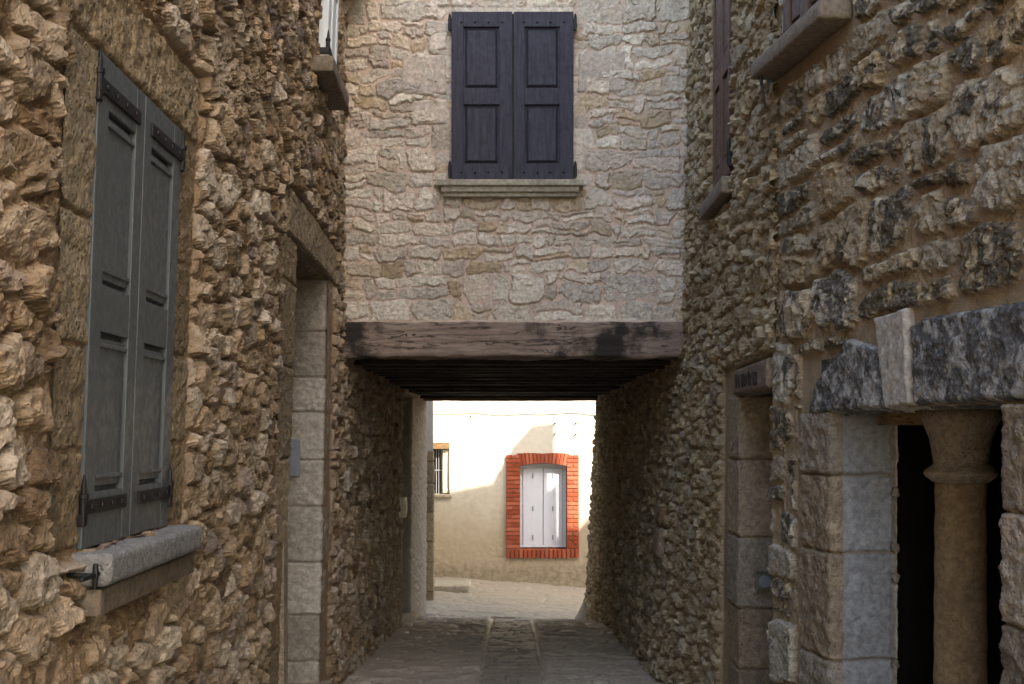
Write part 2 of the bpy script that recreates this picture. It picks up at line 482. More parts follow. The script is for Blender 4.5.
def plaster_mat(name, col, low, stain=(.25,.2,.13), bottom=-1.9):
    """lime render; weathered ochre and stony near the ground (object z)"""
    m, nt, b = material(name)
    vec = node(nt,'ShaderNodeTexCoord').outputs['Object']
    sx = node(nt,'ShaderNodeSeparateXYZ', {0:vec})
    n1 = noise_tex(nt, vec, 1.6, 6, .62); n2 = noise_tex(nt, vec, 9, 6, .65); n3 = noise_tex(nt, vec, 45, 4, .6)
    c = mixc(nt, smap(nt, n2, .3, .7), tuple(x*.93 for x in col), tuple(min(1,x*1.05) for x in col))
    zz = mathn(nt,'ADD', sx.outputs[2], mathn(nt,'MULTIPLY', mathn(nt,'SUBTRACT', n1, .5), 1.1))
    zz = mathn(nt,'ADD', zz, mathn(nt,'MULTIPLY', mathn(nt,'SUBTRACT', n2, .5), .4))
    c = mixc(nt, mathn(nt,'MULTIPLY', smap(nt, zz, bottom+1.0, bottom-.5), .75), c, low)
    c = mixc(nt, mathn(nt,'MULTIPLY', smap(nt, n2, .58, .72), .3), c, stain)
    zz2 = mathn(nt,'ADD', sx.outputs[2], mathn(nt,'MULTIPLY', mathn(nt,'SUBTRACT', n2, .5), .35))
    c = mixc(nt, mathn(nt,'MULTIPLY', smap(nt, zz2, bottom-.66, bottom-.92), .7), c, mixc(nt, smap(nt,n2,.35,.65), (.17,.135,.09), (.3,.25,.18)))
    nt.links.new(c, b.inputs['Base Color']); b.inputs['Roughness'].default_value = .95
    b.inputs['Specular IOR Level'].default_value = .2
    bu = node(nt,'ShaderNodeBump', {'Strength':.2,'Distance':.012,'Height':mathn(nt,'ADD', n2, mathn(nt,'MULTIPLY', n3, .6))})
    nt.links.new(bu.outputs[0], b.inputs['Normal'])
    return m

M = {}
M['left_stone'] = stone_mat('rubble_tan', [(.19,.122,.068),(.35,.248,.155),(.43,.335,.235),(.31,.205,.112),(.53,.44,.34),(.38,.278,.183),(.275,.212,.168)], (.335,.228,.137), spread=.32, bump=.75, grime=.3, pits=.6)
M['left_dressed'] = stone_mat('dressed_tan', [(.26,.18,.10),(.33,.25,.155),(.37,.29,.19)], (.24,.17,.10), spread=.7, pits=1.1, bump=.8, grime=.2, bscale=.75)
M['facade_stone'] = stone_mat('facade_limestone', [(.54,.45,.355),(.60,.52,.42),(.51,.44,.375),(.63,.56,.46),(.55,.45,.37),(.59,.51,.42),(.42,.31,.19),(.58,.49,.395)], (.61,.465,.37), spread=.22, bump=.45, grime=.12, pits=.25, pale=.2)
M['far_stone'] = stone_mat('rubble_sandy', [(.29,.21,.12),(.41,.32,.20),(.35,.26,.15),(.46,.38,.26),(.33,.265,.19)], (.37,.27,.16), spread=.45, bump=.65, grime=.2)
M['near_stone'] = stone_mat('rubble_lichen', [(.33,.27,.19),(.46,.39,.29),(.38,.275,.15),(.50,.45,.37),(.42,.33,.215)], (.41,.305,.195), lichen=.85, spread=.4, bump=.75, grime=.08, pale=.35)
M['near_lintel'] = stone_mat('lintel_lichen', [(.33,.315,.29),(.42,.40,.37)], (.3,.2,.11), lichen=.8, lichen_col=(.03,.03,.031), spread=.6, bump=.9, grime=.1, pale=.4, lth=.45)
M['grey_dressed'] = stone_mat('dressed_grey', [(.36,.31,.255),(.43,.38,.32),(.38,.335,.285)], (.3,.25,.2), spread=.5, bump=.5, grime=.15, pits=.4)
M['skylit_grey'] = stone_mat('dressed_skylit_grey', [(.27,.265,.265),(.34,.335,.335),(.30,.295,.295)], (.3,.25,.2), spread=.5, bump=.5, grime=.15, pits=.4)  # cool sky light on the reveal is put into this stone colour
M['brown_dressed'] = stone_mat('dressed_brown', [(.27,.20,.135),(.34,.27,.19),(.30,.25,.20)], (.25,.18,.11), spread=.6, bump=.7, grime=.25, pits=.9)
M['column_stone'] = stone_mat('column_ochre', [(.25,.165,.085),(.32,.22,.12)], (.3,.2,.1), spread=.9, bump=.8, grime=.45, pits=.7)
M['sill_stone'] = stone_mat('sill_grey', [(.26,.25,.235),(.37,.355,.335)], (.3,.3,.3), spread=1.0, bump=.8, grime=.2, pits=.9)
M['sill_cream'] = stone_mat('sill_cream', [(.32,.28,.2),(.38,.34,.26)], (.3,.3,.3), spread=.8, bump=.35, grime=.25, pits=.4)
M['sill_brown'] = stone_mat('sill_brown', [(.17,.13,.095),(.24,.19,.14)], (.2,.2,.2), spread=.8, bump=.4, grime=.3)
M['sage_paint'] = paint_mat('sage_paint', (.080,.092,.094), .42, .25, (.17,.18,.17), .12, spec=.4)
M['plum_paint'] = paint_mat('plum_paint', (.033,.031,.044), .6, .35, (.09,.08,.075), .3, spec=.25)
M['brown_paint'] = paint_mat('brown_paint', (.085,.042,.027), .5, .3, (.14,.1,.08), .25)
M['white_paint'] = paint_mat('white_paint', (.54,.585,.67), .5, .08, (.5,.5,.5), .04)
M['pale_paint'] = paint_mat('pale_paint', (.62,.66,.68), .5, .2, (.4,.4,.38), .1)
M['cream_paint'] = paint_mat('cream_paint', (.5,.44,.32), .6, .4, (.3,.24,.16), .2)
M['grey_paint'] = paint_mat('grey_paint', (.2,.22,.25), .45, .15, (.3,.3,.3), .1)
M['drab_paint'] = paint_mat('drab_paint', (.13,.13,.10), .5, .2, (.25,.24,.2), .15)
M['iron'] = iron_mat()
M['beam'] = wood_mat('old_beam', (.34,.25,.195), (.19,.135,.105), True, .93, sscale=2.3, bump=.8)
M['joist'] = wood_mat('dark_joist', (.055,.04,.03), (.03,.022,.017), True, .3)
M['brown_wood'] = wood_mat('brown_wood', (.2,.125,.06), (.13,.08,.04), True)
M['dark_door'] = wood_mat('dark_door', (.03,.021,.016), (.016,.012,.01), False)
M['plaster'] = plaster_mat('white_render', (.50,.485,.43), (.32,.245,.155), bottom=1.05)
M['plaster_side'] = plaster_mat('rough_render', (.31,.265,.215), (.24,.2,.16), bottom=-1.9)

def brick_mat():
    m, nt, b = material('red_brick')
    vec = node(nt,'ShaderNodeTexCoord').outputs['Object']
    at = node(nt,'ShaderNodeAttribute', attribute_name='st').outputs['Color']
    sep = node(nt,'ShaderNodeSeparateColor', {0:at})
    n2 = noise_tex(nt, vec, 30, 5, .65)
    f = mathn(nt,'ADD', sep.outputs[0], mathn(nt,'MULTIPLY', mathn(nt,'SUBTRACT', n2,.5), .5), True)
    c = ramp(nt, f, [(0,(.235,.05,.026)),(.5,(.30,.07,.037)),(1,(.36,.11,.065))])
    nt.links.new(c, b.inputs['Base Color']); b.inputs['Roughness'].default_value = .95; b.inputs['Specular IOR Level'].default_value = .15
    bu = node(nt,'ShaderNodeBump', {'Strength':.4,'Distance':.006,'Height':n2}); nt.links.new(bu.outputs[0], b.inputs['Normal'])
    return m
M['brick'] = brick_mat()

def ground_mat(name, a, bcol, dirt, spec=.3, rough=.85, bstr=.5):
    m, nt, b = material(name)
    vec = node(nt,'ShaderNodeTexCoord').outputs['Object']
    at = node(nt,'ShaderNodeAttribute', attribute_name='st').outputs['Color']
    sep = node(nt,'ShaderNodeSeparateColor', {0:at})
    n1 = noise_tex(nt, vec, 1.7, 6, .65); n2 = noise_tex(nt, vec, 12, 6, .65); n3 = noise_tex(nt, vec, 70, 4, .6)
    f = mathn(nt,'ADD', mathn(nt,'MULTIPLY', sep.outputs[0], .5), mathn(nt,'MULTIPLY', n2, .55), True)
    c = mixc(nt, smap(nt, f, .2, .85), a, bcol)
    c = mixc(nt, mathn(nt,'MULTIPLY', smap(nt, n1, .46, .66), .7), c, dirt)
    c = mixc(nt, sep.outputs[2], dirt, c)
    c = mixc(nt, mathn(nt,'MULTIPLY', smap(nt, n3, .6, .7), .3), c, tuple(x*.4 for x in a))
    nt.links.new(c, b.inputs['Base Color']); b.inputs['Roughness'].default_value = rough
    b.inputs['Specular IOR Level'].default_value = spec
    bu = node(nt,'ShaderNodeBump', {'Strength':bstr,'Distance':.01,'Height':mathn(nt,'ADD', n2, mathn(nt,'MULTIPLY', n3,.7))})
    nt.links.new(bu.outputs[0], b.inputs['Normal'])
    return m
M['street'] = ground_mat('worn_stone_street', (.45,.375,.295), (.58,.50,.40), (.33,.27,.205), spec=.45, rough=.68, bstr=.25)
M['plaza'] = ground_mat('dusty_paving', (.36,.315,.25), (.46,.41,.335), (.27,.23,.175))
M['gutter'] = ground_mat('gutter_slabs', (.37,.31,.245), (.52,.45,.365), (.22,.18,.14), rough=.68, spec=.45, bstr=.3)
M['earth'] = ground_mat('earth', (.3,.26,.2), (.36,.32,.26), (.22,.18,.13))

# ------------------------------------------------------------------ wall surfaces
def lerp_tab(x, xs, ys): return np.interp(x, xs, ys)

def left_pos(s, z):
    base = lerp_tab(s, [-10, 8.2, 15.5], [-1.041+.2-.03, -1.205-.045, -1.28-.03])
    lean = lerp_tab(s, [6.5, 8.2], [.038, .006])
    return base+lean*np.minimum(z, 4), s
def rfar_pos(s, z):
    base = lerp_tab(s, [5, 8.2, 13, 15.5], [1.222, 1.248, 1.20, 1.165])
    k = lerp_tab(s, [6.3, 8.6, 11, 12.7, 15.5], [0, .075, .06, .025, .055])
    up = lerp_tab(s, [6.5, 8.2], [0, .02])
    x = base + k*np.minimum(z-.45, 0) + up*np.clip(z-.5, 0, 4)
    return x, s
def rnear_pos(s, z): return 1.905-.132*s+0*z, s
def facade_pos(s, z): return s, 8.2+0*s
def rear_pos(s, z): return s, 15.5+0*s
def far_pos(s, z): return s, 21.0+0*s

WL = Wall(left_pos, (1,.02,0), False)
WR = Wall(rfar_pos, (-1,.011,0), True)
WN = Wall(rnear_pos, (-1,-.132,0), True)
WF = Wall(facade_pos, (0,-1,0), False)
WP = Wall(far_pos, (0,-1,0), False)
# grid_quads winds (s right, z up) -> normal s x z: left wall s=+y, z up -> +x ; right wall must flip; facade s=+x -> -y

def ground_z(x, y):
    z = np.interp(y, [-30, 0, 8.9, 12.95, 15.6, 17, 21, 40], [-1.3, -1.42, -1.85, -2.2, -2.49, -2.58, -2.64, -2.7])
    return z - np.interp(y, [14, 18], [0, .075])*np.clip(x+1.2, 0, 8)

# ================================================================== 1. LEFT HOUSE
LH = thing('stone_house', 'tall rubble stone house on the left with grey green shutters near and a deep doorway', 'house', (-1.3, 5, -1.6))
dress_L = [(2.735,4.005,.985,1.23), (2.75,2.985,-.32,.99), (3.785,3.99,-.32,.99), (5.655,6.13,-2.4,1.03), (5.775,7.785,.99,1.245), (7.42,7.70,-2.4,1.03), (14.5,15.6,-3,1.)]
def hL(S, Z):
    s = S+.014*fbm(S/.13,Z/.13,3,3)*2; z = Z+.014*fbm(S/.13+9,Z/.13,3,4)*2
    c = voronoi_cells(s, z, .175, .094, 11, .95, .55)
    h, m = stone_relief(S, Z, c, 21, gap=.005, bev=.011, prot=(.034,.058), facet=.27, chip=.25, rough=.004, mort=.009, mlevel=.027, edge=.006, sharp=True, nf=2)
    for r in dress_L:
        k = sstep(-.025, .0, rect_d(S,Z,r)); h = h*(1-k)+k*(.022+.006*fbm(S/.04,Z/.04,3,6)); m = m*(1-k)
    A = np.stack([c['r1']*0+c['r2'], c['r3'], m], -1)
    return h, A
yax = axis(-1.5, (2.1,.06), (4.2,lambda y:.0028*y), (8.3,.0135), (15.55,.03))
zax = axis(-2.75, (-1.9,.016), (3.3,.0075))
relief_wall('wall', WL, yax, zax, hL, M['left_stone'], LH, holes=[(2.99,3.78,-.3,.985), (6.1,7.46,-3,1.0), (13.05,14.55,-3,.52), (6.45,6.95,2.12,3.2)], smooth=False)

# window with sage shutters
dressed('lintel', WL, [(2.74,.998),(4.0,.998),(4.0,1.225),(2.74,1.225)], M['left_dressed'], LH, prot=.034, rough=.007, seed=3, chip=.07)
def front_jamb(name, wall, s0, s1, z0, z1, mat, parent, seed, prot=.035, bh=(.25,.45), res=.009, tones=(0,1)):
    n0 = wall.P(s0, 0); n1 = wall.P(s1, 0)
    lean = (wall.P((s0+s1)/2, .5).x - wall.P((s0+s1)/2, 0).x)/.5
    plan = [(n0.x, n0.y), (n1.x, n1.y)]
    return jamb(name, plan, z0, z1, mat, parent, lean, seed, prot, res, bh, flip=wall.flip, tones=tones)
front_jamb('window_jamb', WL, 2.76, 2.975, -.30, .992, M['left_dressed'], LH, 31, prot=.03)
front_jamb('window_jamb', WL, 3.795, 3.985, -.30, .992, M['left_dressed'], LH, 32, prot=.03)

def shutter(name, mtx, w, h, panels, mat, parent, th=.034, stile=.06, raise_in=.018, double=False):
    """frame and recessed panels with a raised field; local s 0..w, n 0..th, z 0..h.  panels: (s0,s1,z0,z1)"""
    bm = bmesh.new()
    bbox(bm, (0,-.012,0), (w,th*.45,h))                              # back board
    pz = sorted({(p[2],p[3]) for p in panels}); s0 = panels[0][0]; s1 = panels[0][1]
    bbox(bm, (0,th*.40,0), (s0,th,h), .0025); bbox(bm, (s1,th*.40,0), (w,th,h), .0025)
    zz = 0
    for a,b in pz+[(h,h)]:
        if a-zz > .01: bbox(bm, (s0-.001,th*.40,zz), (s1+.001,th-.0012,a), .0025)
        zz = b
    for (a,b,c,d) in panels:
        g = .011
        frustum(bm, (a+g,c+g), (b-g,d-g), th*.45+.0005, th*.82, raise_in)
        if double:                                                   # the two moulding lines at each end
            for q in (c+.035, d-.041):
                bbox(bm, (a+.004,th*.44,q), (b-.004,th*.97,q+.012), .002)
    return fin(bm, name, mat, parent, mtx)

Y0, YM, Y1, ZB, ZT = 2.985, 3.386, 3.785, -.303, .995
wl = YM-Y0-.003
pn = [(.085,wl-.075,.145,.575), (.085,wl-.075,.70,1.165)]
sh1 = shutter('shutter', WL.frame(Y0, ZB, -.005, Y1), wl, ZT-ZB, pn, M['sage_paint'], LH, th=.04, raise_in=.006, double=True)
wl2 = Y1-YM-.003
pn2 = [(.07,wl2-.085,.145,.575), (.07,wl2-.085,.70,1.165)]
sh2 = shutter('shutter', WL.frame(YM+.003, ZB, -.005, Y1), wl2, ZT-ZB, pn2, M['sage_paint'], LH, th=.04, raise_in=.006, double=True)
bm = bmesh.new(); bbox(bm, (-.1,-.10,-.06), (.9,-.04,1.4)); fin(bm, 'dark_backing', M['dark_door'], LH, WL.frame(Y0,ZB,0,Y1))  # dark panel added to stop sky light leaking round the shutters
def strap_hinge(sh, mtx, s_out, s_in, z, hgt=.038, n=.04):
    """iron strap across the leaf with a pintle and its spike at the outer edge"""
    bm = bmesh.new()
    a,b = min(s_out,s_in), max(s_out,s_in)
    bbox(bm, (a,n,z), (b,n+.007,z+hgt), .002)
    for k in range(4):
        sx = a+(b-a)*(.14+.24*k)
        bbox(bm, (sx-.007,n+.005,z+hgt/2-.007), (sx+.007,n+.011,z+hgt/2+.007), .003)
    fin(bm, 'hinge_strap', M['iron'], sh, mtx)
    bm = bmesh.new(); d = -1 if s_out < s_in else 1; so = s_out+d*.004
    lathe(bm, [(.011,-.015),(.011,.04),(.014,.042),(.014,.054),(.008,.056),(.007,.075),(.002,.105)], 14, (so,n+.002,z))
    bbox(bm, (so-.013,-.03,z-.03), (so+.013,n+.010,z+.004), .004)
    fin(bm, 'hinge_pin', M['iron'], sh, mtx, smooth=False)
m1 = WL.frame(Y0, ZB, -.005, Y1)
for z in (.09, 1.195): strap_hinge(sh1, m1, .0, wl-.055, z)
m2 = WL.frame(YM+.003, ZB, -.005, Y1)
for z in (.09, 1.195): strap_hinge(sh2, m2, wl2, .055, z)
rough_slab('window_sill', (.95,.145,.085), M['sill_stone'], LH, WL.frame(2.95,-.395,-.02), bev=.015, amp=.0025, cell=.02, scale=.05)
rough_slab('window_sill_base', (.94,.105,.07), M['sill_brown'], LH, WL.frame(2.97,-.475,-.01), bev=.006, amp=.003, cell=.04)
bm = bmesh.new()
tube(bm, [(.0,-.02,0),(.0,.10,.0)], .006)
tube(bm, [(.0,.10,-.035),(.0,.10,.0),(.0,.10,.03)], [.005,.009,.006])
bbox(bm, (-.10,.092,-.005), (.03,.104,.007), .003)
fin(bm, 'shutter_stay', M['iron'], LH, WL.frame(2.905,-.36,.0))

# doorway
dressed('lintel', WL, [(5.78,1.005),(7.78,1.0),(7.78,1.235),(5.78,1.245)], M['left_dressed'], LH, prot=.04, res=.01, rough=.006, seed=5)
bm = bmesh.new(); bbox(bm, (5.9,-.5,1.004), (7.6,.0,1.2))            # underside of the lintel
fin(bm, 'lintel_soffit', M['brown_dressed'], LH, Matrix(((0,1,0,-1.19),(1,0,0,0),(0,0,1,0),(0,0,0,1))))
front_jamb('door_jamb', WL, 5.66, 6.105, -2.2, 1.003, M['left_dressed'], LH, 41, prot=.034, bh=(.3,.55))
def plan_pt(wall, s, n): v = wall.P(s, 0, n); return (v.x, v.y)
# far jamb: reveal (deep -> arris) then the front face running on towards the archway
jamb('door_jamb', [plan_pt(WL,7.49,-.48), plan_pt(WL,7.475,0), plan_pt(WL,7.70,0)], -2.3, 1.003, M['grey_dressed'], LH, .02, 43, .02, .012, (.22,.4), flip=False, tones=(.0,.9))
bm = bmesh.new()
for k in range(9):
    bbox(bm, (6.02+k*.17,-.45,-2.2), (6.185+k*.17,-.41,1.01), .004)
fin(bm, 'door', M['dark_door'], LH, Matrix(((0,1,0,-1.185),(1,0,0,0),(0,0,1,0),(0,0,0,1))))
bm = bmesh.new(); bbox(bm, (-.5,6.0,-2.3), (-.02,6.1,1.0)); fin(bm, 'door_side', M['brown_dressed'], LH, Matrix.Translation((-1.17,0,0)))
bm = bmesh.new(); bbox(bm, (-.45,6.05,-2.3), (.0,7.52,-1.62)); fin(bm, 'doorstep', M['brown_dressed'], LH, Matrix.Translation((-1.18,0,0)))
# upper window
m3 = WL.frame(6.46, 2.08, .055, 6.98)
rough_slab('window_sill', (.78,.125,.085), M['sill_brown'], LH, WL.frame(6.30,1.985,.03), bev=.008, amp=.004, cell=.04)
sh = shutter('shutter', m3, .265, 1.15, [(.05,.215,.1,.52),(.05,.215,.62,1.05)], M['pale_paint'], LH, th=.04)
strap_hinge(sh, m3, 0, .2, .08)
m4 = WL.frame(6.73, 2.08, .055, 7.1)
sh = shutter('shutter', m4, .265, 1.15, [(.05,.215,.1,.52),(.05,.215,.62,1.05)], M['pale_paint'], LH, th=.04)
strap_hinge(sh, m4, .265, .06, .08)
bm = bmesh.new(); bbox(bm, (-.1,-.2,-.1), (.7,-.12,1.4)); fin(bm, 'dark_backing', M['dark_door'], LH, m3)  # added dark panel, keeps sky light out of the window hole
# archway part: door in the covered passage
front_jamb('door_post', WL, 12.93, 13.06, -2.5, .50, M['brown_dressed'], LH, 47, .05, (.4,.8), .02)
jamb('door_jamb', [(-1.6,14.58),(-1.30,14.56),(-1.18,15.52),(-1.6,15.54)], -2.75, .9, M['plaster_side'], LH, .006, 48, .035, .02, (4,5), flip=False, rough=.012)
bm = bmesh.new(); bbox(bm, (-.36,12.95,-2.6), (-.30,14.7,.6)); fin(bm, 'door', M['dark_door'], LH, Matrix.Translation((-1.25,0,0)))
bm = bmesh.new(); bbox(bm, (-.32,12.9,.45), (.05,14.7,.62), .006); fin(bm, 'door_head', M['brown_wood'], LH, Matrix.Translation((-1.25,0,0)))
bm = bmesh.new(); bbox(bm, (-.30,13.05,-2.75), (.06,14.6,-2.27), .01); fin(bm, 'doorstep', M['brown_dressed'], LH, Matrix.Translation((-1.25,0,0)))
# roof of the left house and its hidden sides
bm = bmesh.new(); bbox(bm, (-7,-1.5,3.25), (-.93,8.2,3.36)); fin(bm, 'roof', M['brown_dressed'], LH)
bm = bmesh.new(); bbox(bm, (-7,-1.7,-1.8), (-.93,-1.5,3.25)); fin(bm, 'end_wall', M['left_dressed'], LH)
bm = bmesh.new(); bbox(bm, (-7.2,-1.5,-3), (-7,15.5,3.2)); fin(bm, 'outer_wall', M['left_dressed'], LH)

# ================================================================== 2. HOUSE OVER THE PASSAGE
PH = thing('passage_house', 'pale limestone house front over the covered passage with dark plum shutters', 'house', (0, 8.2, .5))
dress_F = [(-.51,-.43,1.78,3.2)]
def hF(S, Z):
    s = S+.022*fbm(S/.16,Z/.16,3,63)*2; z = Z+.034*fbm(S/.26+9,Z/.26,3,64)*2
    c = coursed_cells(s, z, (.075,.19), (.13,.36), 71, .3, .014)
    h, m = stone_relief(S, Z, c, 75, gap=.0035, bev=.013, prot=(.006,.015), facet=.06, chip=.13, rough=.005, mort=.003, edge=.008)
    rise = sstep(.815, .79, Z)                                        # render fillet above the beam
    h = h*(1-rise)+rise*(.02+.004*fbm(S/.05,Z/.05,3,5)); m = m*(1-rise)
    k = sstep(-.01,.01, rect_d(S,Z,(-.53,.53,1.78,3.04))); h = h*(1-.7*k)
    A = np.stack([c['r2'], c['r3'], m], -1)
    return h, A
relief_wall('front_wall', WF, axis(-1.3,(1.4,.0075)), axis(.775,(3.3,.007)), hF, M['facade_stone'], PH, smooth=False)
# window blocks beside the shutters
for i,(a,b,c,d) in enumerate([(-.80,-.46,2.40,2.70),(-.72,-.455,2.19,2.385),(.46,.82,2.42,2.72),(-.60,-.455,2.72,2.86)]):
    dressed('window_block', WF, [(a,c),(b,c+.006),(b-.004,d),(a+.01,d-.008)], M['facade_stone'], PH, prot=.016, res=.007, bev=.02, rough=.003, seed=90+i, tone=.55, chip=.03)
WZ0, WZ1 = 1.788, 2.98
def facade_leaf(x0, x1, left):
    w = x1-x0
    # the s axis of the facade runs along +x and n towards the viewer (-y)
    mtx = Matrix(((1,0,0,x0),(0,-1,0,8.175),(0,0,1,WZ0),(0,0,0,1)))
    ps = (.085 if left else .077); pe = w-(.092 if left else .098)
    sh = shutter('shutter', mtx, w, WZ1-WZ0, [(ps,pe,.115,.535),(ps,pe,.65,1.085)], M['plum_paint'], PH, th=.045, raise_in=.016)
    for z in (.055, WZ1-WZ0-.075):
        for k in range(4):
            bm = bmesh.new(); bmesh.ops.create_icosphere(bm, subdivisions=1, radius=.0085, matrix=Matrix.Translation((.07+k*(w-.14)/3,.046,z)))
            fin(bm, 'nail_head', M['iron'], sh, mtx)
    so = -.012 if left else w+.012
    for z in (.03, WZ1-WZ0-.12):
        bm = bmesh.new(); bbox(bm, (so-.012,-.01,z), (so+.012,.05,z+.075), .003)
        lathe(bm, [(.010,0),(.010,.1),(.004,.115)], 10, (so,.045,z-.01))
        fin(bm, 'hinge_pin', M['iron'], sh, mtx)
    return sh
facade_leaf(-.428, .001, True); facade_leaf(.013, .435, False)
bm = bmesh.new(); bbox(bm, (-.02,8.17,WZ0), (.03,8.2,WZ1)); fin(bm, 'meeting_strip', M['iron'], PH)
bm = bmesh.new()
bbox(bm, (-.53,8.075,1.74), (.505,8.23,1.783), .006); bbox(bm, (-.50,8.10,1.70), (.475,8.23,1.742), .006); bbox(bm, (-.485,8.125,1.672), (.46,8.23,1.702), .004)
fin(bm, 'window_sill', M['sill_cream'], PH, noise_amp=.0)
# the great beam
rough_slab('beam', (2.44,.30,.252), M['beam'], PH, Matrix(((1,0,0,-1.213),(0,1,0,8.16),(0,0,1,.538),(0,0,0,1))), bev=.02, amp=.013, cell=.03, scale=.2)
# joists and boards of the passage ceiling
yj = 8.75; k = 0
while yj < 15.1:
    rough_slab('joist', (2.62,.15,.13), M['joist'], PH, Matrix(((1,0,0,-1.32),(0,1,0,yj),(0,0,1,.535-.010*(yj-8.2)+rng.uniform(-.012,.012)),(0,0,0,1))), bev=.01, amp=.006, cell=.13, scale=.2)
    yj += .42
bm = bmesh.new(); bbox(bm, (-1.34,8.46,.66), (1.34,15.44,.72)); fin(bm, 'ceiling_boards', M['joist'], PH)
rough_slab('rear_beam', (2.62,.26,.2), M['brown_wood'], PH, Matrix(((1,0,0,-1.34),(0,1,0,15.22),(0,0,1,.43),(0,0,0,1))), bev=.012, amp=.006, cell=.06, scale=.2)
bm = bmesh.new(); bbox(bm, (-1.4,15.15,.63), (1.4,15.5,3.0)); fin(bm, 'rear_wall', M['left_dressed'], PH)
bm = bmesh.new()
v = [bm.verts.new(p) for p in ((-7,8.1,3.29),(1.25,8.1,3.29),(1.25,15.6,2.9),(-7,15.6,2.9),(-7,8.1,3.39),(1.25,8.1,3.39),(1.25,15.6,3.0),(-7,15.6,3.0))]
for q in ((0,1,2,3),(4,5,6,7),(0,1,5,4),(1,2,6,5),(2,3,7,6),(3,0,4,7)): bm.faces.new([v[i] for i in q])
fin(bm, 'roof', M['brick'], PH)

# ================================================================== 3. RIGHT HOUSE (far)
RH = thing('stone_house', 'sandy rubble stone house on the right running into the passage with a narrow doorway', 'house', (1.3, 8, -1.8))
dress_R = [(6.18,6.62,-2.2,.36), (5.15,5.3,-2.2,.36), (5.2,6.3,.18,.37), (6.3,7.05,1.30,3.3)]
def hR(S, Z):
    s = S+.02*fbm(S/.13,Z/.13,3,103)*2; z = Z+.016*fbm(S/.13+9,Z/.13,3,104)*2
    c = voronoi_cells(s, z, .185, .085, 111, .85, .4)
    h, m = stone_relief(S, Z, c, 121, gap=.006, bev=.014, prot=(.022,.042), facet=.24, chip=.28, rough=.005, mort=.009, mlevel=.019, edge=.006, sharp=True, nf=2)
    for r in dress_R:
        k = sstep(-.025, .0, rect_d(S,Z,r)); h = h*(1-k); m = m*(1-k)
    A = np.stack([c['r2'], c['r3'], m], -1)
    return h, A
yr = axis(5.2, (8.4,.0125), (15.5,.03)); zr = axis(-2.95, (-1.9,.02), (3.3,.0075), (5.8,.05))
relief_wall('wall', WR, yr, zr, hR, M['far_stone'], RH, holes=[(5.27,6.2,-3,.205),(6.42,6.95,1.47,3.3)], smooth=False)
bm = bmesh.new(); bbox(bm, (-.03,15.50,-3.1), (6,15.7,.62)); fin(bm, 'rear_quoin', M['far_stone'], RH, Matrix.Translation((1.17,-.02,0)))
# door jamb with blocks, the carved plaque above
jamb('door_jamb', [plan_pt(WR,6.5,0), plan_pt(WR,6.205,0), plan_pt(WR,6.21,-.5)], -2.2, .205, M['brown_dressed'], RH, 0, 131, .012, .012, (.3,.6), flip=False)
dressed('name_plaque', WR, [(5.31,.205),(6.14,.2),(6.14,.335),(5.31,.35)], M['sill_brown'], RH, prot=.05, res=.008, rough=.003, seed=9, chip=.02, bev=.01)
bm = bmesh.new(); x = .16
R2 = random.Random(4)
while x < .72:                                                        # weathered, no longer legible strokes
    hh = R2.uniform(.055,.075); bbox(bm, (x,.045,.03), (x+R2.uniform(.02,.035),.0555,.03+hh), .002)
    if R2.random() < .5: bbox(bm, (x+.01,.045,.03+R2.choice((0,.03,.05))), (x+.05,.0553,.045+R2.choice((0,.03,.05))), .001)
    x += R2.uniform(.05,.085)
fin(bm, 'carved_letters', M['joist'], RH, WR.frame(5.36,.205))
dressed('lintel', WR, [(5.25,.36),(6.3,.35),(6.25,.55),(5.3,.56)], M['far_stone'], RH, prot=.02, res=.01, seed=10)
bm = bmesh.new(); bbox(bm, (0,5.22,.215), (.6,6.3,.3)); fin(bm, 'lintel_soffit', M['brown_dressed'], RH, Matrix.Translation((1.215,0,0)))
bm = bmesh.new()
for k in range(7): bbox(bm, (.42,5.2+k*.16,-2.1), (.46,5.356+k*.16,.26), .004)
fin(bm, 'door', M['dark_door'], RH, Matrix.Translation((1.2,0,0)))
bm = bmesh.new(); bbox(bm, (.02,5.15,-2.2), (.5,5.255,.26)); fin(bm, 'door_side', M['brown_dressed'], RH, Matrix.Translation((1.2,0,0)))
# upper window, brown shutters half folded open against each other
rough_slab('window_sill', (.80,.115,.09), M['sill_brown'], RH, WR.frame(6.29,1.315,-.03), bev=.008, amp=.003, cell=.05)
m5 = WR.frame(6.37, 1.44, -.02)
for s0 in (.0, .29):
    mt = m5 @ Matrix.Translation((s0,0,0))
    s_ = shutter('shutter', mt, .283, 1.9, [(.05,.233,.12,.6),(.05,.233,.72,1.2),(.05,.233,1.3,1.78)], M['brown_paint'], RH, th=.05, raise_in=.014)
    if s0 == 0:
        bm = bmesh.new(); bbox(bm, (-.03,.0,.03), (-.005,.06,.11), .004); lathe(bm, [(.012,0),(.012,.12),(.003,.15)], 10, (-.018,.055,.04))
        fin(bm, 'hinge_pin', M['iron'], s_, mt)
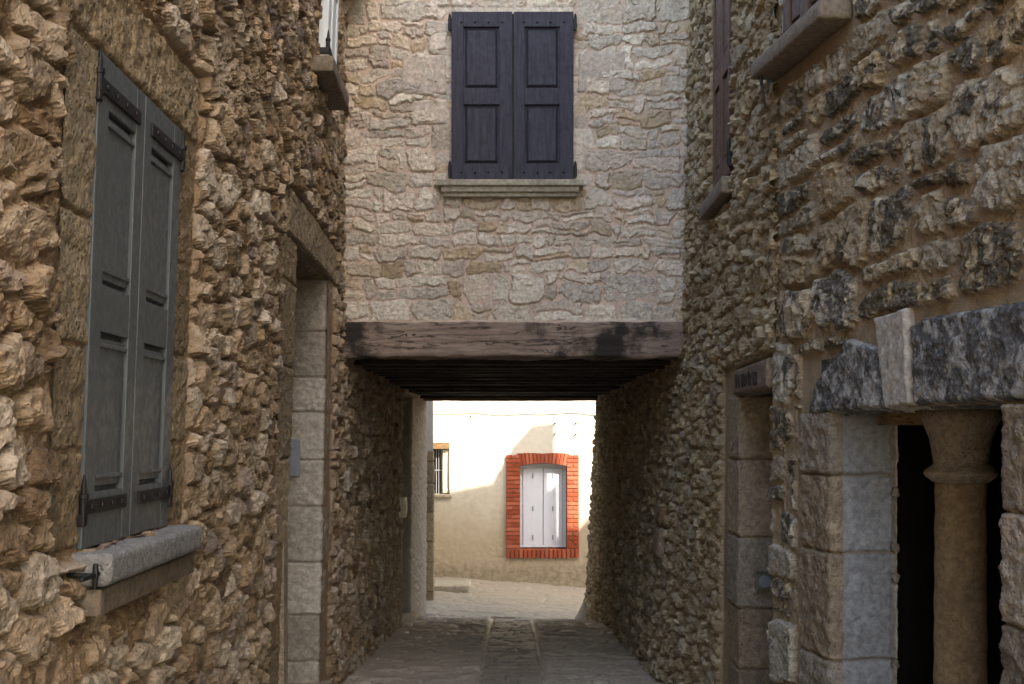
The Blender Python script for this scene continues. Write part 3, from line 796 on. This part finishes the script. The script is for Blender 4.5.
# volume: roof, rear wall with its chimney that throws the shadow across the white house
bm = bmesh.new()
v = [bm.verts.new(p) for p in ((1.18,5.2,5.78),(9,5.2,4.5),(9,14.6,4.5),(1.18,14.6,5.78),(1.18,5.2,5.9),(9,5.2,4.65),(9,14.6,4.65),(1.18,14.6,5.9))]
for q in ((0,1,2,3),(4,5,6,7),(0,1,5,4),(1,2,6,5),(2,3,7,6),(3,0,4,7)): bm.faces.new([v[i] for i in q])
fin(bm, 'roof', M['brick'], RH)
def prism(name, pts, y0, y1, mat, parent):
    bm = bmesh.new()
    a = [bm.verts.new((p[0],y0,p[1])) for p in pts]; b = [bm.verts.new((p[0],y1,p[1])) for p in pts]
    bm.faces.new(a); bm.faces.new(list(reversed(b)))
    for i in range(len(pts)): bm.faces.new((a[i],b[i],b[(i+1)%len(pts)],a[(i+1)%len(pts)]))
    return fin(bm, name, mat, parent)
sil = [(1.12,-3.2),(9,-3.2),(9,5.3),(6.96,4.58),(6.74,4.31),(6.49,4.33),(6.48,5.33),(6.285,5.13),(5.37,5.22),(4.37,5.04),(1.12,5.0)]
prism('rear_wall', [(p[0]+ (0.06 if p[0]<2 else 0),p[1]) for p in sil], 15.2, 15.47, M['plaster_side'], RH)
prism('chimney', [(5.37,4.8),(6.285,4.8),(6.285,6.26),(5.88,6.23),(5.555,5.68),(5.372,5.22)], 15.14, 15.50, M['plaster_side'], RH)
bm = bmesh.new(); bbox(bm, (9,5.2,-3),(9.2,15.4,4.6)); fin(bm, 'outer_wall', M['plaster_side'], RH)

# ================================================================== 4. RIGHT HOUSE (near)
NH = thing('stone_house', 'near right house of black stained stones in ochre mortar with a wide doorway', 'house', (1.5, 4, -1.6))
DL, DR = 4.625, 3.366
dress_N = [(4.05,4.95,.07,.33), (4.62,5.0,-2.1,.1), (2.95,3.42,-2.1,.1), (3.2,4.42,.07,.42), (2.7,3.4,.07,.39), (4.4,5.2,1.54,1.68)]
def hN(S, Z):
    s = S+.02*fbm(S/.2,Z/.2,3,163)*2; z = Z+.028*fbm(S/.3+9,Z/.3,3,164)*2
    c = coursed_cells(s, z, (.14,.26), (.21,.50), 171, .25, .022)
    h, m = stone_relief(S, Z, c, 175, gap=.011, bev=.013, prot=(.015,.033), facet=.09, chip=.22, rough=.007, mort=.005, edge=.007, sharp=True)
    h = h*(1-.35*sstep(4.97,5.15,S))
    for r in dress_N:
        k = sstep(-.02, .0, rect_d(S,Z,r)); h = h*(1-k); m = m*(1-k)
    A = np.stack([c['r2'], c['r3'], m], -1)
    return h, A
relief_wall('wall', WN, axis(-2.5,(2.6,.06),(3.2,.01),(5.31,.0085)), axis(-2.3,(-1.9,.02),(2.3,.0065),(5.8,.05)), hN, M['near_stone'], NH,
            holes=[(DR+.02,DL-.005,-3,.09),(4.62,5.05,1.70,3.2)], smooth=False)
bm = bmesh.new(); bbox(bm, (1.26,5.15,.42), (1.7,5.27,5.75)); fin(bm, 'corner_filler', M['brown_dressed'], NH)  # unseen filler added to block light leaking between the two walls
# lintel of three stones
dressed('lintel_stone', WN, [(4.83,.075),(4.79,.19),(4.44,.37),(4.215,.315),(4.13,.085)], M['near_lintel'], NH, prot=.03, rough=.007, seed=21, chip=.09, bev=.02)
dressed('keystone', WN, [(4.115,.08),(4.205,.425),(3.955,.435),(3.925,.092)], M['grey_dressed'], NH, prot=.036, rough=.003, seed=22, chip=.02, bev=.012, tone=.4)
dressed('lintel_stone', WN, [(3.915,.09),(3.94,.37),(3.8,.405),(3.3,.38),(2.75,.37),(2.75,.09)], M['near_lintel'], NH, prot=.03, rough=.007, seed=24, chip=.09, bev=.02)
bm = bmesh.new()
pa = [plan_pt(WN,4.75,.0), plan_pt(WN,2.9,.0), plan_pt(WN,2.9,-.34), plan_pt(WN,4.75,-.34)]
for z in (.092,.3): [bm.verts.new((p[0],p[1],z)) for p in pa]
bm.verts.ensure_lookup_table()
for q in ((0,1,2,3),(4,5,6,7),(0,1,5,4),(1,2,6,5),(2,3,7,6),(3,0,4,7)): bm.faces.new([bm.verts[i] for i in q])
fin(bm, 'lintel_soffit', M['near_lintel'], NH)
jamb('door_jamb', [plan_pt(WN,4.93,0), plan_pt(WN,DL+.012,0), plan_pt(WN,DL+.012,-.035)], -2.1, .088, M['brown_dressed'], NH, 0, 140, .022, .008, (.30,.55), flip=False, rough=.008)
jamb('door_reveal', [plan_pt(WN,DL+.012,-.022), plan_pt(WN,DL+.02,-.25)], -2.1, .088, M['skylit_grey'], NH, 0, 140, .012, .008, (.30,.55), flip=False, rough=.005)
jamb('door_jamb', [plan_pt(WN,DR,-.3), plan_pt(WN,DR,0), plan_pt(WN,2.98,0)], -2.1, .088, M['brown_dressed'], NH, 0, 142, .03, .008, (.24,.5), flip=False, rough=.008)
# inner pier of small stones, door and recess coloured near-black for the interior's shade
jamb('inner_pier', [plan_pt(WN,4.68,-.245), plan_pt(WN,4.575,-.245), plan_pt(WN,4.74,-.29), plan_pt(WN,5.1,-.45)], -2.1, .12, M['grey_dressed'], NH, 0, 144, .0, .01, (.10,.4), flip=False, gap=.03, tones=(.2,.9))
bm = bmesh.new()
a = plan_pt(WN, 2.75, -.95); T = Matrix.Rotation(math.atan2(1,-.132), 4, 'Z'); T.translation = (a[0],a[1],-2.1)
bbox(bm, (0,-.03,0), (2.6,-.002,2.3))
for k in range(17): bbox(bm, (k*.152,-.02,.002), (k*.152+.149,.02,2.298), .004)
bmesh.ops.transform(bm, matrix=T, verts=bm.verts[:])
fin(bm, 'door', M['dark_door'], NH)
def vslab(name, p, q, th, z0, z1, mat, parent):
    bm = bmesh.new(); d = Vector((q[0]-p[0], q[1]-p[1])); L = d.length
    bbox(bm, (0,-th/2,0), (L,th/2,z1-z0))
    T = Matrix.Rotation(math.atan2(d.y,d.x), 4, 'Z'); T.translation = (p[0],p[1],z0)
    return fin(bm, name, mat, parent, T)
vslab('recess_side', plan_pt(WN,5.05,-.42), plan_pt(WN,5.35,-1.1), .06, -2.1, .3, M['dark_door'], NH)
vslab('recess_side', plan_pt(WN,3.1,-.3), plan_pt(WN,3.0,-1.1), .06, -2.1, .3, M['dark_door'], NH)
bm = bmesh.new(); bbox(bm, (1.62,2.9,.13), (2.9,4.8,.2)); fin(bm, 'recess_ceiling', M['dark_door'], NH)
bm = bmesh.new(); bbox(bm, (1.3,2.95,-2.0), (2.7,4.7,-1.66), .01); fin(bm, 'doorstep', M['brown_dressed'], NH)
bm = bmesh.new(); bbox(bm, (-.05,0,0),(.05,.36,.055),.006); T = WN.frame(4.36,.03,-.44); T2 = T; fin(bm, 'bracket', M['brown_wood'], NH, T2)
# upper window with a stone sill and brown shutters
rough_slab('window_sill', (.80,.135,.075), M['sill_brown'], NH, WN.frame(4.44,1.60,.0), bev=.012, amp=.003, cell=.05)
m6 = WN.frame(4.62, 1.68, .0)
for s0 in (.0,.215):
    mt = m6 @ Matrix.Translation((s0,0,0))
    s_ = shutter('shutter', mt, .21, 1.2, [(.04,.17,.08,.55),(.04,.17,.64,1.1)], M['brown_paint'], NH, th=.045, raise_in=.012)
    if s0 > .1:
        bm = bmesh.new(); bbox(bm, (.211,-.06,.0), (.30,.02,1.4), .004); fin(bm, 'window_frame', M['brown_paint'], NH, mt)
        bm = bmesh.new(); bbox(bm, (.215,.0,.0), (.27,.05,.07), .004); fin(bm, 'hinge_pin', M['iron'], s_, mt)
bm = bmesh.new(); bbox(bm, (-.1,-.12,-.02), (.75,-.06,1.5)); fin(bm, 'dark_backing', M['dark_door'], NH, m6)  # panel added to close the light leak beside the shutters
bm = bmesh.new(); tube(bm, [(.735,.1,-.08),(.735,.11,-.02),(.735,.10,-.07),(.735,.09,-.16)], [.006,.01,.007,.004]); fin(bm, 'shutter_hook', M['iron'], NH, WN.frame(4.44,1.62,.0))
bm = bmesh.new()
v = [bm.verts.new(p) for p in ((2.2,-2.5,5.78),(9,-2.5,5),(9,5.2,5),(1.18,5.2,5.78),(2.2,-2.5,5.9),(9,-2.5,5.15),(9,5.2,5.15),(1.18,5.2,5.9))]
for q in ((0,1,2,3),(4,5,6,7),(0,1,5,4),(1,2,6,5),(2,3,7,6),(3,0,4,7)): bm.faces.new([v[i] for i in q])
fin(bm, 'roof', M['brick'], NH)
bm = bmesh.new(); bbox(bm, (2.2,-2.7,-1.8),(9,-2.5,5.8)); fin(bm, 'end_wall', M['plaster_side'], NH)
bm = bmesh.new(); bbox(bm, (9,-2.5,-3),(9.2,5.2,5.0)); fin(bm, 'outer_wall', M['plaster_side'], NH)

# column in the doorway
CY = 4.33; CX = .390*CY
gz = float(ground_z(np.array(CX), np.array(CY)))
SC = thing('stone_column', 'round ochre stone column with a ringed capital standing in the wide dark doorway', 'column', (CX, CY, -1.66))
bm = bmesh.new(); prof = []
for i in range(40):
    z = -1.66+.02+ (1.46)*i/39; prof.append((.099-.008*i/39+.0015*math.sin(i*1.7), z))
lathe(bm, prof, 40, (CX,CY,0)); fin(bm, 'shaft', M['column_stone'], SC, smooth=True, noise_amp=.002, noise_scale=.1)
bm = bmesh.new()
pr = [(.10,-.185)]+[(.100+.032*math.sin(PI*i/10), -.182+.06*i/10) for i in range(1,10)]+[(.098,-.118),(.099,-.10),(.104,-.06),(.113,-.02),(.128,.02),(.141,.045),(.145,.05),(.145,.085)]
lathe(bm, pr, 40, (CX,CY,0)); fin(bm, 'capital', M['brown_dressed'], SC, smooth=True, noise_amp=.002)
bm = bmesh.new(); bbox(bm, (CX-.17,CY-.17,.086), (CX+.17,CY+.17,.128), .006); fin(bm, 'abacus', M['brown_dressed'], SC)
bm = bmesh.new(); lathe(bm, [(.15,-1.66),(.15,-1.60),(.135,-1.575),(.125,-1.56),(.108,-1.55)], 32, (CX,CY,0)); fin(bm, 'base', M['brown_dressed'], SC, smooth=True)

# ================================================================== 5. small fittings on the walls
def recolor(o): return o
DB = thing('doorbell', 'small square grey doorbell with a round button on the reveal of the narrow doorway', 'doorbell', (1.32, 6.17, -.80))
bm = bmesh.new()
bbox(bm, (-.045,-.02,-.05), (.045,.012,.05), .006); bbox(bm, (-.05,-.03,.05), (.05,.012,.058), .002)
fin(bm, 'case', M['drab_paint'], DB, Matrix.Translation((1.352,6.172,-.795)))
bm = bmesh.new(); lathe(bm, [(.033,0),(.033,.008),(.029,.011)], 24); bbox(bm,(-.001,-.001,-.001),(.001,.001,.001))
fin(bm, 'button', M['grey_paint'], DB, Matrix.Translation((1.352,6.154,-.795)) @ Matrix.Rotation(PI/2,4,'X'))
MB = thing('meter_box', 'pale rounded meter cover under a little box beside the passage mouth', 'meter box', tuple(WR.P(8.55,-.92,0)))
T = WR.frame(8.42,-.92,.03)
bm = bmesh.new(); bbox(bm, (0,0,0),(.24,.06,.22),.03); fin(bm, 'cover', M['brown_dressed'], MB, T)
bm = bmesh.new(); bbox(bm, (.05,0,.245),(.2,.05,.37),.006); bbox(bm, (.07,.045,.265),(.18,.056,.35),.003); fin(bm, 'number_box', M['brown_wood'], MB, T)
LB = thing('letter_plate', 'flat blue grey metal plate fixed to the pale blocks of the deep doorway', 'plate', (-1.33,7.44,-.2))
bm = bmesh.new(); bbox(bm, (-.09,-.012,-.12),(.0,.02,.12),.004); bbox(bm, (-.075,-.018,.06),(-.015,-.01,.072),.001); fin(bm, 'plate', M['grey_paint'], LB, Matrix.Translation((-1.372,7.44,-.16)))
NB = thing('wall_box', 'small pale wooden box on the dark wall inside the passage beside the far door', 'box', tuple(WL.P(12.7,-.8,0)))
bm = bmesh.new(); bbox(bm, (0,0,0),(.22,.09,.22),.01); bbox(bm,(.03,.085,.04),(.19,.10,.18),.004); fin(bm, 'case', M['cream_paint'], NB, WL.frame(12.72,-.94,.02))
WB = thing('wall_socket', 'small dark metal plate on the left rubble wall at the passage mouth', 'plate', tuple(WL.P(8.35,-.35,0)))
bm = bmesh.new(); bbox(bm, (0,0,0),(.16,.05,.15),.008); bbox(bm,(.03,.045,.03),(.13,.058,.06),.003); fin(bm, 'case', M['brown_dressed'], WB, WL.frame(8.25,-.42,.04))

# ================================================================== 6. WHITE HOUSE ACROSS THE SQUARE
FH = thing('rendered_house', 'white rendered house in sun and shade across the square with a brick framed window', 'house', (0, 21, -2.7))
fx = lambda u: (u-512)/F*21; fz = lambda y: (433-y)/F*21
BX0, BX1, BZ0, BZ1 = fx(506), fx(579), fz(558), fz(456)
SX0, SX1, SZ0, SZ1 = fx(520), fx(566.5), fz(549), fz(466)
def hP(S, Z):
    h = .010*fbm(S/.9,Z/.9,4,201)+.003*fbm(S/.15,Z/.15,4,202)
    low = sstep(-1.7,-2.3,Z+.25*fbm(S/.4,Z/.4,3,203)*2)
    h = h + low*(.004*fbm(S/.07,Z/.05,3,204)*2+.003)
    A = np.zeros(S.shape+(3,)); return h, A
relief_wall('wall', WP, axis(-7,(-2,.3),(1.9,.02),(9,.3)), axis(-3.1,(.8,.02),(5.2,.2)), hP, M['plaster'], FH, holes=[(SX0-.02,SX1+.02,SZ0-.03,SZ1+.10),(fx(425),fx(449.5),fz(494),fz(442.5))])
# brick surround: every brick modelled, one part
def brick_part():
    V=[];Q=[];A=[]
    R3=random.Random(8)
    def brick(c, ux, uz, w, h, y0, y1):
        i=len(V)//3 if False else len(Vs)
        j=.0025
        tone=R3.random()
        for (yy,sh) in ((y1,0),(y0,.006)):
            for a,b in ((-1,-1),(1,-1),(1,1),(-1,1)):
                px=c[0]+ux[0]*a*(w/2-sh)+uz[0]*b*(h/2-sh); pz=c[1]+ux[1]*a*(w/2-sh)+uz[1]*b*(h/2-sh)
                Vs.append((px,yy+R3.uniform(-.003,.003),pz)); As.append((tone,R3.random(),0))
        for q in ((0,1,5,4),(1,2,6,5),(2,3,7,6),(3,0,4,7),(4,5,6,7)): Q.append([i+k for k in q])
    Vs=[];As=[]
    pitch=.078; jt=.011
    z=BZ0+.02; k=0; top=fz(468)
    wj = SX0-BX0
    y0,y1 = 20.955,21.02
    # sill course laid on edge
    n=int((BX1-BX0)/.078)
    for i in range(n):
        w=(BX1-BX0)/n; brick((BX0+w*(i+.5),BZ0+.085),(1,0),(0,1),w-jt,.17-jt,y0-.012,21.15)
    z=BZ0+.17+.005
    while z < top+.24:
        for (xa,xb) in ((BX0,SX0),(SX1,BX1)):
            L=xb-xa
            cuts=[0,L] if k%2==0 else [0,L*.5,L]
            for a,b in zip(cuts[:-1],cuts[1:]):
                brick((xa+(a+b)/2,z+pitch/2),(1,0),(0,1),b-a-jt,pitch-jt,y0,21.16)
        z+=pitch; k+=1
    # segmental arch of bricks on end
    cx=(BX0+BX1)/2; half=(SX1-SX0)/2+.0; rise=.045; Rr=(half*half+rise*rise)/(2*rise); cz=top+rise-Rr+.03
    n=13; a0=math.asin(half/Rr)
    for i in range(n):
        a=-a0+2*a0*(i+.5)/n; ln=.235-.05*(1-abs(a/a0)); r=Rr+.008+ln/2
        brick((cx+r*math.sin(a),cz+r*math.cos(a)),(math.cos(a),-math.sin(a)),(math.sin(a),math.cos(a)),2*a0*r/n-jt,ln,y0,21.16)
    return np_mesh('brick_surround', np.array(Vs), np.array(Q), np.array(As), smooth=False)
BR = link('brick_surround', brick_part(), M['brick'], FH)
def mortar_bed():
    bm=bmesh.new()
    bbox(bm,(BX0+.004,20.968,BZ0+.006),(SX0-.004,21.17,fz(456)-.01)); bbox(bm,(SX1+.004,20.968,BZ0+.006),(BX1-.004,21.17,fz(456)-.01))
    bbox(bm,(SX0-.004,20.9685,BZ0+.006),(SX1+.004,21.13,BZ0+.16))
    half=(SX1-SX0)/2; top=fz(468); rise=.045; Rr=(half*half+rise*rise)/(2*rise); cz=top+rise-Rr+.03; cx=(SX0+SX1)/2; a0=math.asin(half/Rr)
    N=16; P=[]
    for i in range(N+1):
        a=-a0+2*a0*i/N; P.append((cx+(Rr+.01)*math.sin(a),cz+(Rr+.01)*math.cos(a)))
    for i in range(N,-1,-1):
        a=-a0+2*a0*i/N; ln=.238-.05*(1-abs(a/a0)); P.append((cx+(Rr+ln)*math.sin(a),cz+(Rr+ln)*math.cos(a)))
    a=[bm.verts.new((p[0],20.969,p[1])) for p in P]; b=[bm.verts.new((p[0],21.165,p[1])) for p in P]
    n=len(P)
    for i in range(N): bm.faces.new((a[i],a[i+1],a[n-2-i],a[n-1-i])); 
    for i in range(n): bm.faces.new((a[i],b[i],b[(i+1)%n],a[(i+1)%n]))
    return fin(bm,'mortar_bed',paint_mat('brick_mortar',(.26,.10,.062),.9,.3,(.4,.3,.22),.2,spec=.1),BR)
mortar_bed()
xm = (SX0+SX1)/2
for i,(a,b) in enumerate(((SX0+.055,xm-.006),(xm+.006,SX1-.075))):
    bm=bmesh.new(); bbox(bm,(a,21.11,SZ0+.06),(b,21.15,SZ1-.045),.004)
    o=fin(bm,'shutter',M['white_paint'],FH)
    xc=(a+b)/2
    for z in (fz(538),fz(509),fz(476)):
        bm=bmesh.new(); bbox(bm,(xc-.012,21.098,z-.045),(xc+.012,21.114,z+.045),.003)
        fin(bm,'latch',M['grey_paint'],o)
bm=bmesh.new(); bbox(bm,(SX0,21.10,SZ0+.02),(SX1,21.2,SZ0+.058),.004); bbox(bm,(SX0,21.12,SZ0+.058),(SX0+.05,21.2,SZ1+.11),.004); bbox(bm,(SX1-.07,21.12,SZ0+.058),(SX1,21.2,SZ1+.11),.004); bbox(bm,(SX0+.05,21.125,SZ1-.04),(SX1-.07,21.2,SZ1+.11),.003)
fin(bm,'window_frame',M['white_paint'],FH)
bm=bmesh.new(); bbox(bm,(SX0-.05,21.165,SZ0-.05),(SX1+.05,21.2,SZ1+.2)); fin(bm,'dark_backing',M['dark_door'],FH)
# little window on the left: wooden lintel, one open cream shutter, bars
wx0,wx1,wz0,wz1 = fx(427),fx(449.5),fz(494),fz(449)
bm=bmesh.new(); bbox(bm,(wx0-.05,20.97,wz1),(wx1+.0,21.2,fz(442.5)),.008); fin(bm,'window_lintel',M['brown_wood'],FH)
bm=bmesh.new(); bbox(bm,(wx0,21.22,wz0-.02),(wx1+.05,21.26,wz1+.02)); fin(bm,'dark_backing',M['dark_door'],FH)
bm=bmesh.new(); bbox(bm,(fx(442.5),21.05,wz0+.02),(wx1-.01,21.09,wz1-.01),.004); bbox(bm,(fx(442.5)+.012,21.042,wz0+.05),(wx1-.022,21.052,wz0+.085),.002); bbox(bm,(fx(442.5)+.012,21.042,wz1-.12),(wx1-.022,21.052,wz1-.085),.002)
fin(bm,'shutter',M['cream_paint'],FH)
bm=bmesh.new()
for k in range(4): bbox(bm,(fx(435.5)+k*.045,21.12,wz0),(fx(435.5)+k*.045+.014,21.135,wz1),.003)
bbox(bm,(wx0,21.11,wz0+.42),(fx(442.5),21.14,wz0+.44),.003)
fin(bm,'window_bars',M['grey_paint'],FH)
bm=bmesh.new(); bbox(bm,(wx0,20.94,wz0-.06),(wx1+.05,21.2,wz0-.002),.01); fin(bm,'window_sill',M['sill_cream'],FH)
for (u,y) in ((555,423),(576,423),(555,434),(576,434),(471,416)):
    bm=bmesh.new(); tube(bm,[(fx(u),21.0,fz(y)),(fx(u),20.95,fz(y))],.014,8)
    fin(bm,'wall_hook',M['iron'],FH)
bm=bmesh.new(); bbox(bm,(-7,21.25,-3),(9,27,5)); fin(bm,'house_body',M['plaster'],FH)
bm=bmesh.new(); bbox(bm,(-7.2,20.7,5.2),(9.2,27.2,5.4)); fin(bm,'roof',M['brick'],FH)
UC = bpy.data.objects.new('utility_cable', None); bpy.data.objects.remove(UC)
bm=bmesh.new(); pts=[]
for i in range(60):
    x=-3+6*i/59; pts.append((x,20.955,fz(411.5)-.02*math.sin((x+3)/6*PI*3)**2+.012*math.sin(x*7)))
tube(bm,pts,.009,6)
tag(fin(bm,'utility_cable',M['grey_paint'],None,None,(0,20.955,fz(411.5)),smooth=True),'thin grey cable strung along the white rendered house above the brick framed window','cable')

# ================================================================== 7. house corner at the left of the square
CH = thing('corner_house', 'house corner left of the square with brown quoins below and pale render above', 'house', (-1.4,17.8,-2.6))
def hC(S,Z):
    A=np.zeros(S.shape+(3,)); return .008*fbm(S/.2,Z/.2,4,301), A
WC = Wall(lambda s,z:(s,17.72+0*s),(0,-1,0),False)
relief_wall('wall', WC, axis(-6,(-1.6,.2),(-1.215,.02)), axis(-.27,(4.5,.05)), hC, M['plaster'], CH)
jamb('quoin', [(-1.75,17.70),(-1.20,17.70),(-1.45,18.3)], -2.75, -.265, M['left_dressed'], CH, 0, 303, .01, .02, (.3,.45), flip=False, tones=(.3,1))
bm=bmesh.new()
pp=[(-1.215,17.725),(-1.6,20.9),(-6,20.9),(-6,17.725)]
a=[bm.verts.new((p[0],p[1],-2.8)) for p in pp]; b=[bm.verts.new((p[0],p[1],4.5)) for p in pp]
bm.faces.new(a); bm.faces.new(b)
for i in range(4): bm.faces.new((a[i],a[(i+1)%4],b[(i+1)%4],b[i]))
fin(bm,'house_body',M['plaster'],CH)

# slab and guard stone
gx,gy=fx(452)*19.4/21,19.3
tag(rough_slab('stone_slab',(.62,.75,.13),M['sill_cream'],None,Matrix(((1,0,0,-1.32),(0,1,0,18.95),(0,0,1,float(ground_z(np.array(-1.),np.array(19.3)))-.02),(0,0,0,1))),bev=.02,amp=.01,cell=.05,loc=(-1.0,19.3,-2.62)),'pale flat stone slab lying on the square beside the brown quoin corner','slab')
bm=bmesh.new()
lathe(bm,[(.30,-.06),(.27,.0),(.215,.08),(.16,.19),(.11,.30),(.05,.38),(.01,.40)],28,(0,0,0))
tag(fin(bm,'guard_stone',M['brown_dressed'],None,Matrix.Translation((1.10,15.66,-2.55)),(1.10,15.66,-2.61),smooth=True,noise_amp=.012,noise_scale=.15),'low dark conical guard stone at the foot of the passage wall on the square side','guard stone')

# ================================================================== 8. ground
def ground_sheet(name, xa, ya, hfun, mat, dz=0.):
    X,Y=np.meshgrid(xa,ya); H,A=hfun(X,Y)
    V=np.stack([X,Y,ground_z(X,Y)+H+dz],-1).reshape(-1,3)
    o=link(name,np_mesh(name,V,grid_quads(len(ya),len(xa)),A.reshape(-1,3)),mat)
    o['kind']='structure'; return o
def hS(X,Y):
    s=X+.03*fbm(X/.3,Y/.3,3,403)*2; t=Y+.03*fbm(X/.35+4,Y/.35,3,404)*2
    c=coursed_cells(s,t,(.05,.11),(.12,.34),411,.1,.012)
    h,m=stone_relief(X,Y,c,415,gap=.007,bev=.02,prot=(.010,.022),facet=.03,chip=.06,rough=.005,mort=.003,edge=.006)
    h=h+.012*fbm(X/.6,Y/.6,3,420)
    # the channel down the middle is let into the paving
    xc=-.0; w=np.interp(Y,[0,8,15.6,16.2],[.24,.24,.29,.29])
    ch=sstep(w+.012,w-.012,np.abs(X-xc))*(Y<15.75); h=h*(1-ch)-.016*ch
    return h, np.stack([c['r2'],c['r3'],.55*(1-m)],-1)
ground_sheet('street', axis(-2.2,(2.9,.022)), axis(-6,(7.6,.09),(15.75,.02)), hS, M['street'])
def hG(X,Y):
    s=X+.02*fbm(X/.3,Y/.3,3,433)*2; t=Y+.03*fbm(X/.35+4,Y/.35,3,434)*2
    c=coursed_cells(s,t,(.07,.2),(.16,.34),435,.1,.01)
    h,m=stone_relief(X,Y,c,436,gap=.004,bev=.02,prot=(.008,.016),facet=.03,chip=.05,rough=.005,mort=.002,edge=.006)
    h=h-.014+.35*X*X*.4-.02*sstep(15.55,15.76,Y)
    e=sstep(.215,.24,np.abs(X)+.02*fbm(Y/.3,X*0,3,440)); h=h-.012*e
    worn=sstep(.09,.0,np.abs(X+.02+.05*fbm(X*0,Y/.5,2,437)))*(.5+.8*fbm(X/.06,Y/.3,3,438))
    A=np.zeros(X.shape+(3,)); A[...,0]=np.clip(.55*c['r2']+worn,0,1); A[...,2]=np.clip(.35*(1-m)+.8*e,0,1)
    return h,A
ground_sheet('gutter', axis(-.245,(.245,.012)), axis(-6,(7.6,.09),(15.76,.02)), hG, M['gutter'])
def hQ(X,Y):
    s=X+.05*fbm(X/.4,Y/.4,3,443)*2; t=Y+.04*fbm(X/.4+4,Y/.4,3,444)*2
    c=coursed_cells(s,t,(.1,.26),(.2,.6),441,.2,.03)
    h,m=stone_relief(X,Y,c,445,gap=.004,bev=.015,prot=(.007,.014),facet=.015,chip=.05,rough=.007,mort=.004,edge=.008)
    h=h-.05*sstep(15.80,15.66,Y)+.016*fbm(X/.5,Y/.5,4,446)-.035*sstep(.12,.03,np.abs(Y-16.6-.06*np.sin(X*5))+.4*np.clip(np.abs(X+.62)-.28,0,9))
    dark=sstep(.10,.03,np.abs(Y-16.6-.06*np.sin(X*5))+.4*np.clip(np.abs(X+.62)-.28,0,9))
    return h, np.stack([c['r2'],c['r3'],np.clip(.3*(1-m)+dark,0,1)],-1)
ground_sheet('square', axis(-7,(-1.8,.2),(2.2,.025),(9,.2)), axis(15.62,(21.1,.022)), hQ, M['plaza'], -.004)
def hE(X,Y):
    return np.zeros(X.shape)-.12, np.zeros(X.shape+(3,))
ground_sheet('ground', axis(-300,(-10,29),(12,1.0),(300,32)), axis(-300,(-30,30),(30,1.),(300,30)), hE, M['earth'])

# ================================================================== light, sky, camera
EL, AZ = math.radians(38), math.radians(135)          # azimuth clockwise from +y: the sun stands behind us to the right
w = bpy.data.worlds.new('World'); scene.world = w; w.use_nodes = True
nt = w.node_tree; bg = nt.nodes['Background']
sky = nt.nodes.new('ShaderNodeTexSky'); sky.sky_type = 'NISHITA'; sky.sun_disc = False
sky.sun_elevation = EL; sky.sun_rotation = AZ; sky.dust_density = 2.0
nt.links.new(sky.outputs[0], bg.inputs[0]); bg.inputs[1].default_value = .15
sl = bpy.data.lights.new('sun','SUN'); sl.energy = 2.6; sl.angle = math.radians(.5); sl.color = (1,.95,.87)
so = bpy.data.objects.new('sun', sl); COL.objects.link(so)
sv = Vector((math.sin(AZ)*math.cos(EL), math.cos(AZ)*math.cos(EL), math.sin(EL)))
so.rotation_euler = sv.to_track_quat('Z','Y').to_euler(); so.location = sv*30
cam = bpy.data.cameras.new('camera'); co = bpy.data.objects.new('camera', cam); COL.objects.link(co)
cam.lens = F*36/1024; cam.sensor_width = 36; cam.shift_y = 91/1024; cam.clip_start = .05; cam.clip_end = 1500
co.location = (0,0,0); co.rotation_euler = (PI/2,0,0); scene.camera = co

for o in list(COL.objects):
    if o.parent is None: o.location.z += LIFT

vs = scene.view_settings; vs.view_transform = 'Standard'; vs.look = 'None'; vs.gamma = 1; vs.use_curve_mapping = False
vs.exposure = 2.72
vs.use_white_balance = True; vs.white_balance_temperature = 7550; vs.white_balance_tint = 10
cy = scene.cycles; cy.max_bounces = 6; cy.diffuse_bounces = 2; cy.glossy_bounces = 2; cy.use_denoising = True
cy.sample_clamp_indirect = 4
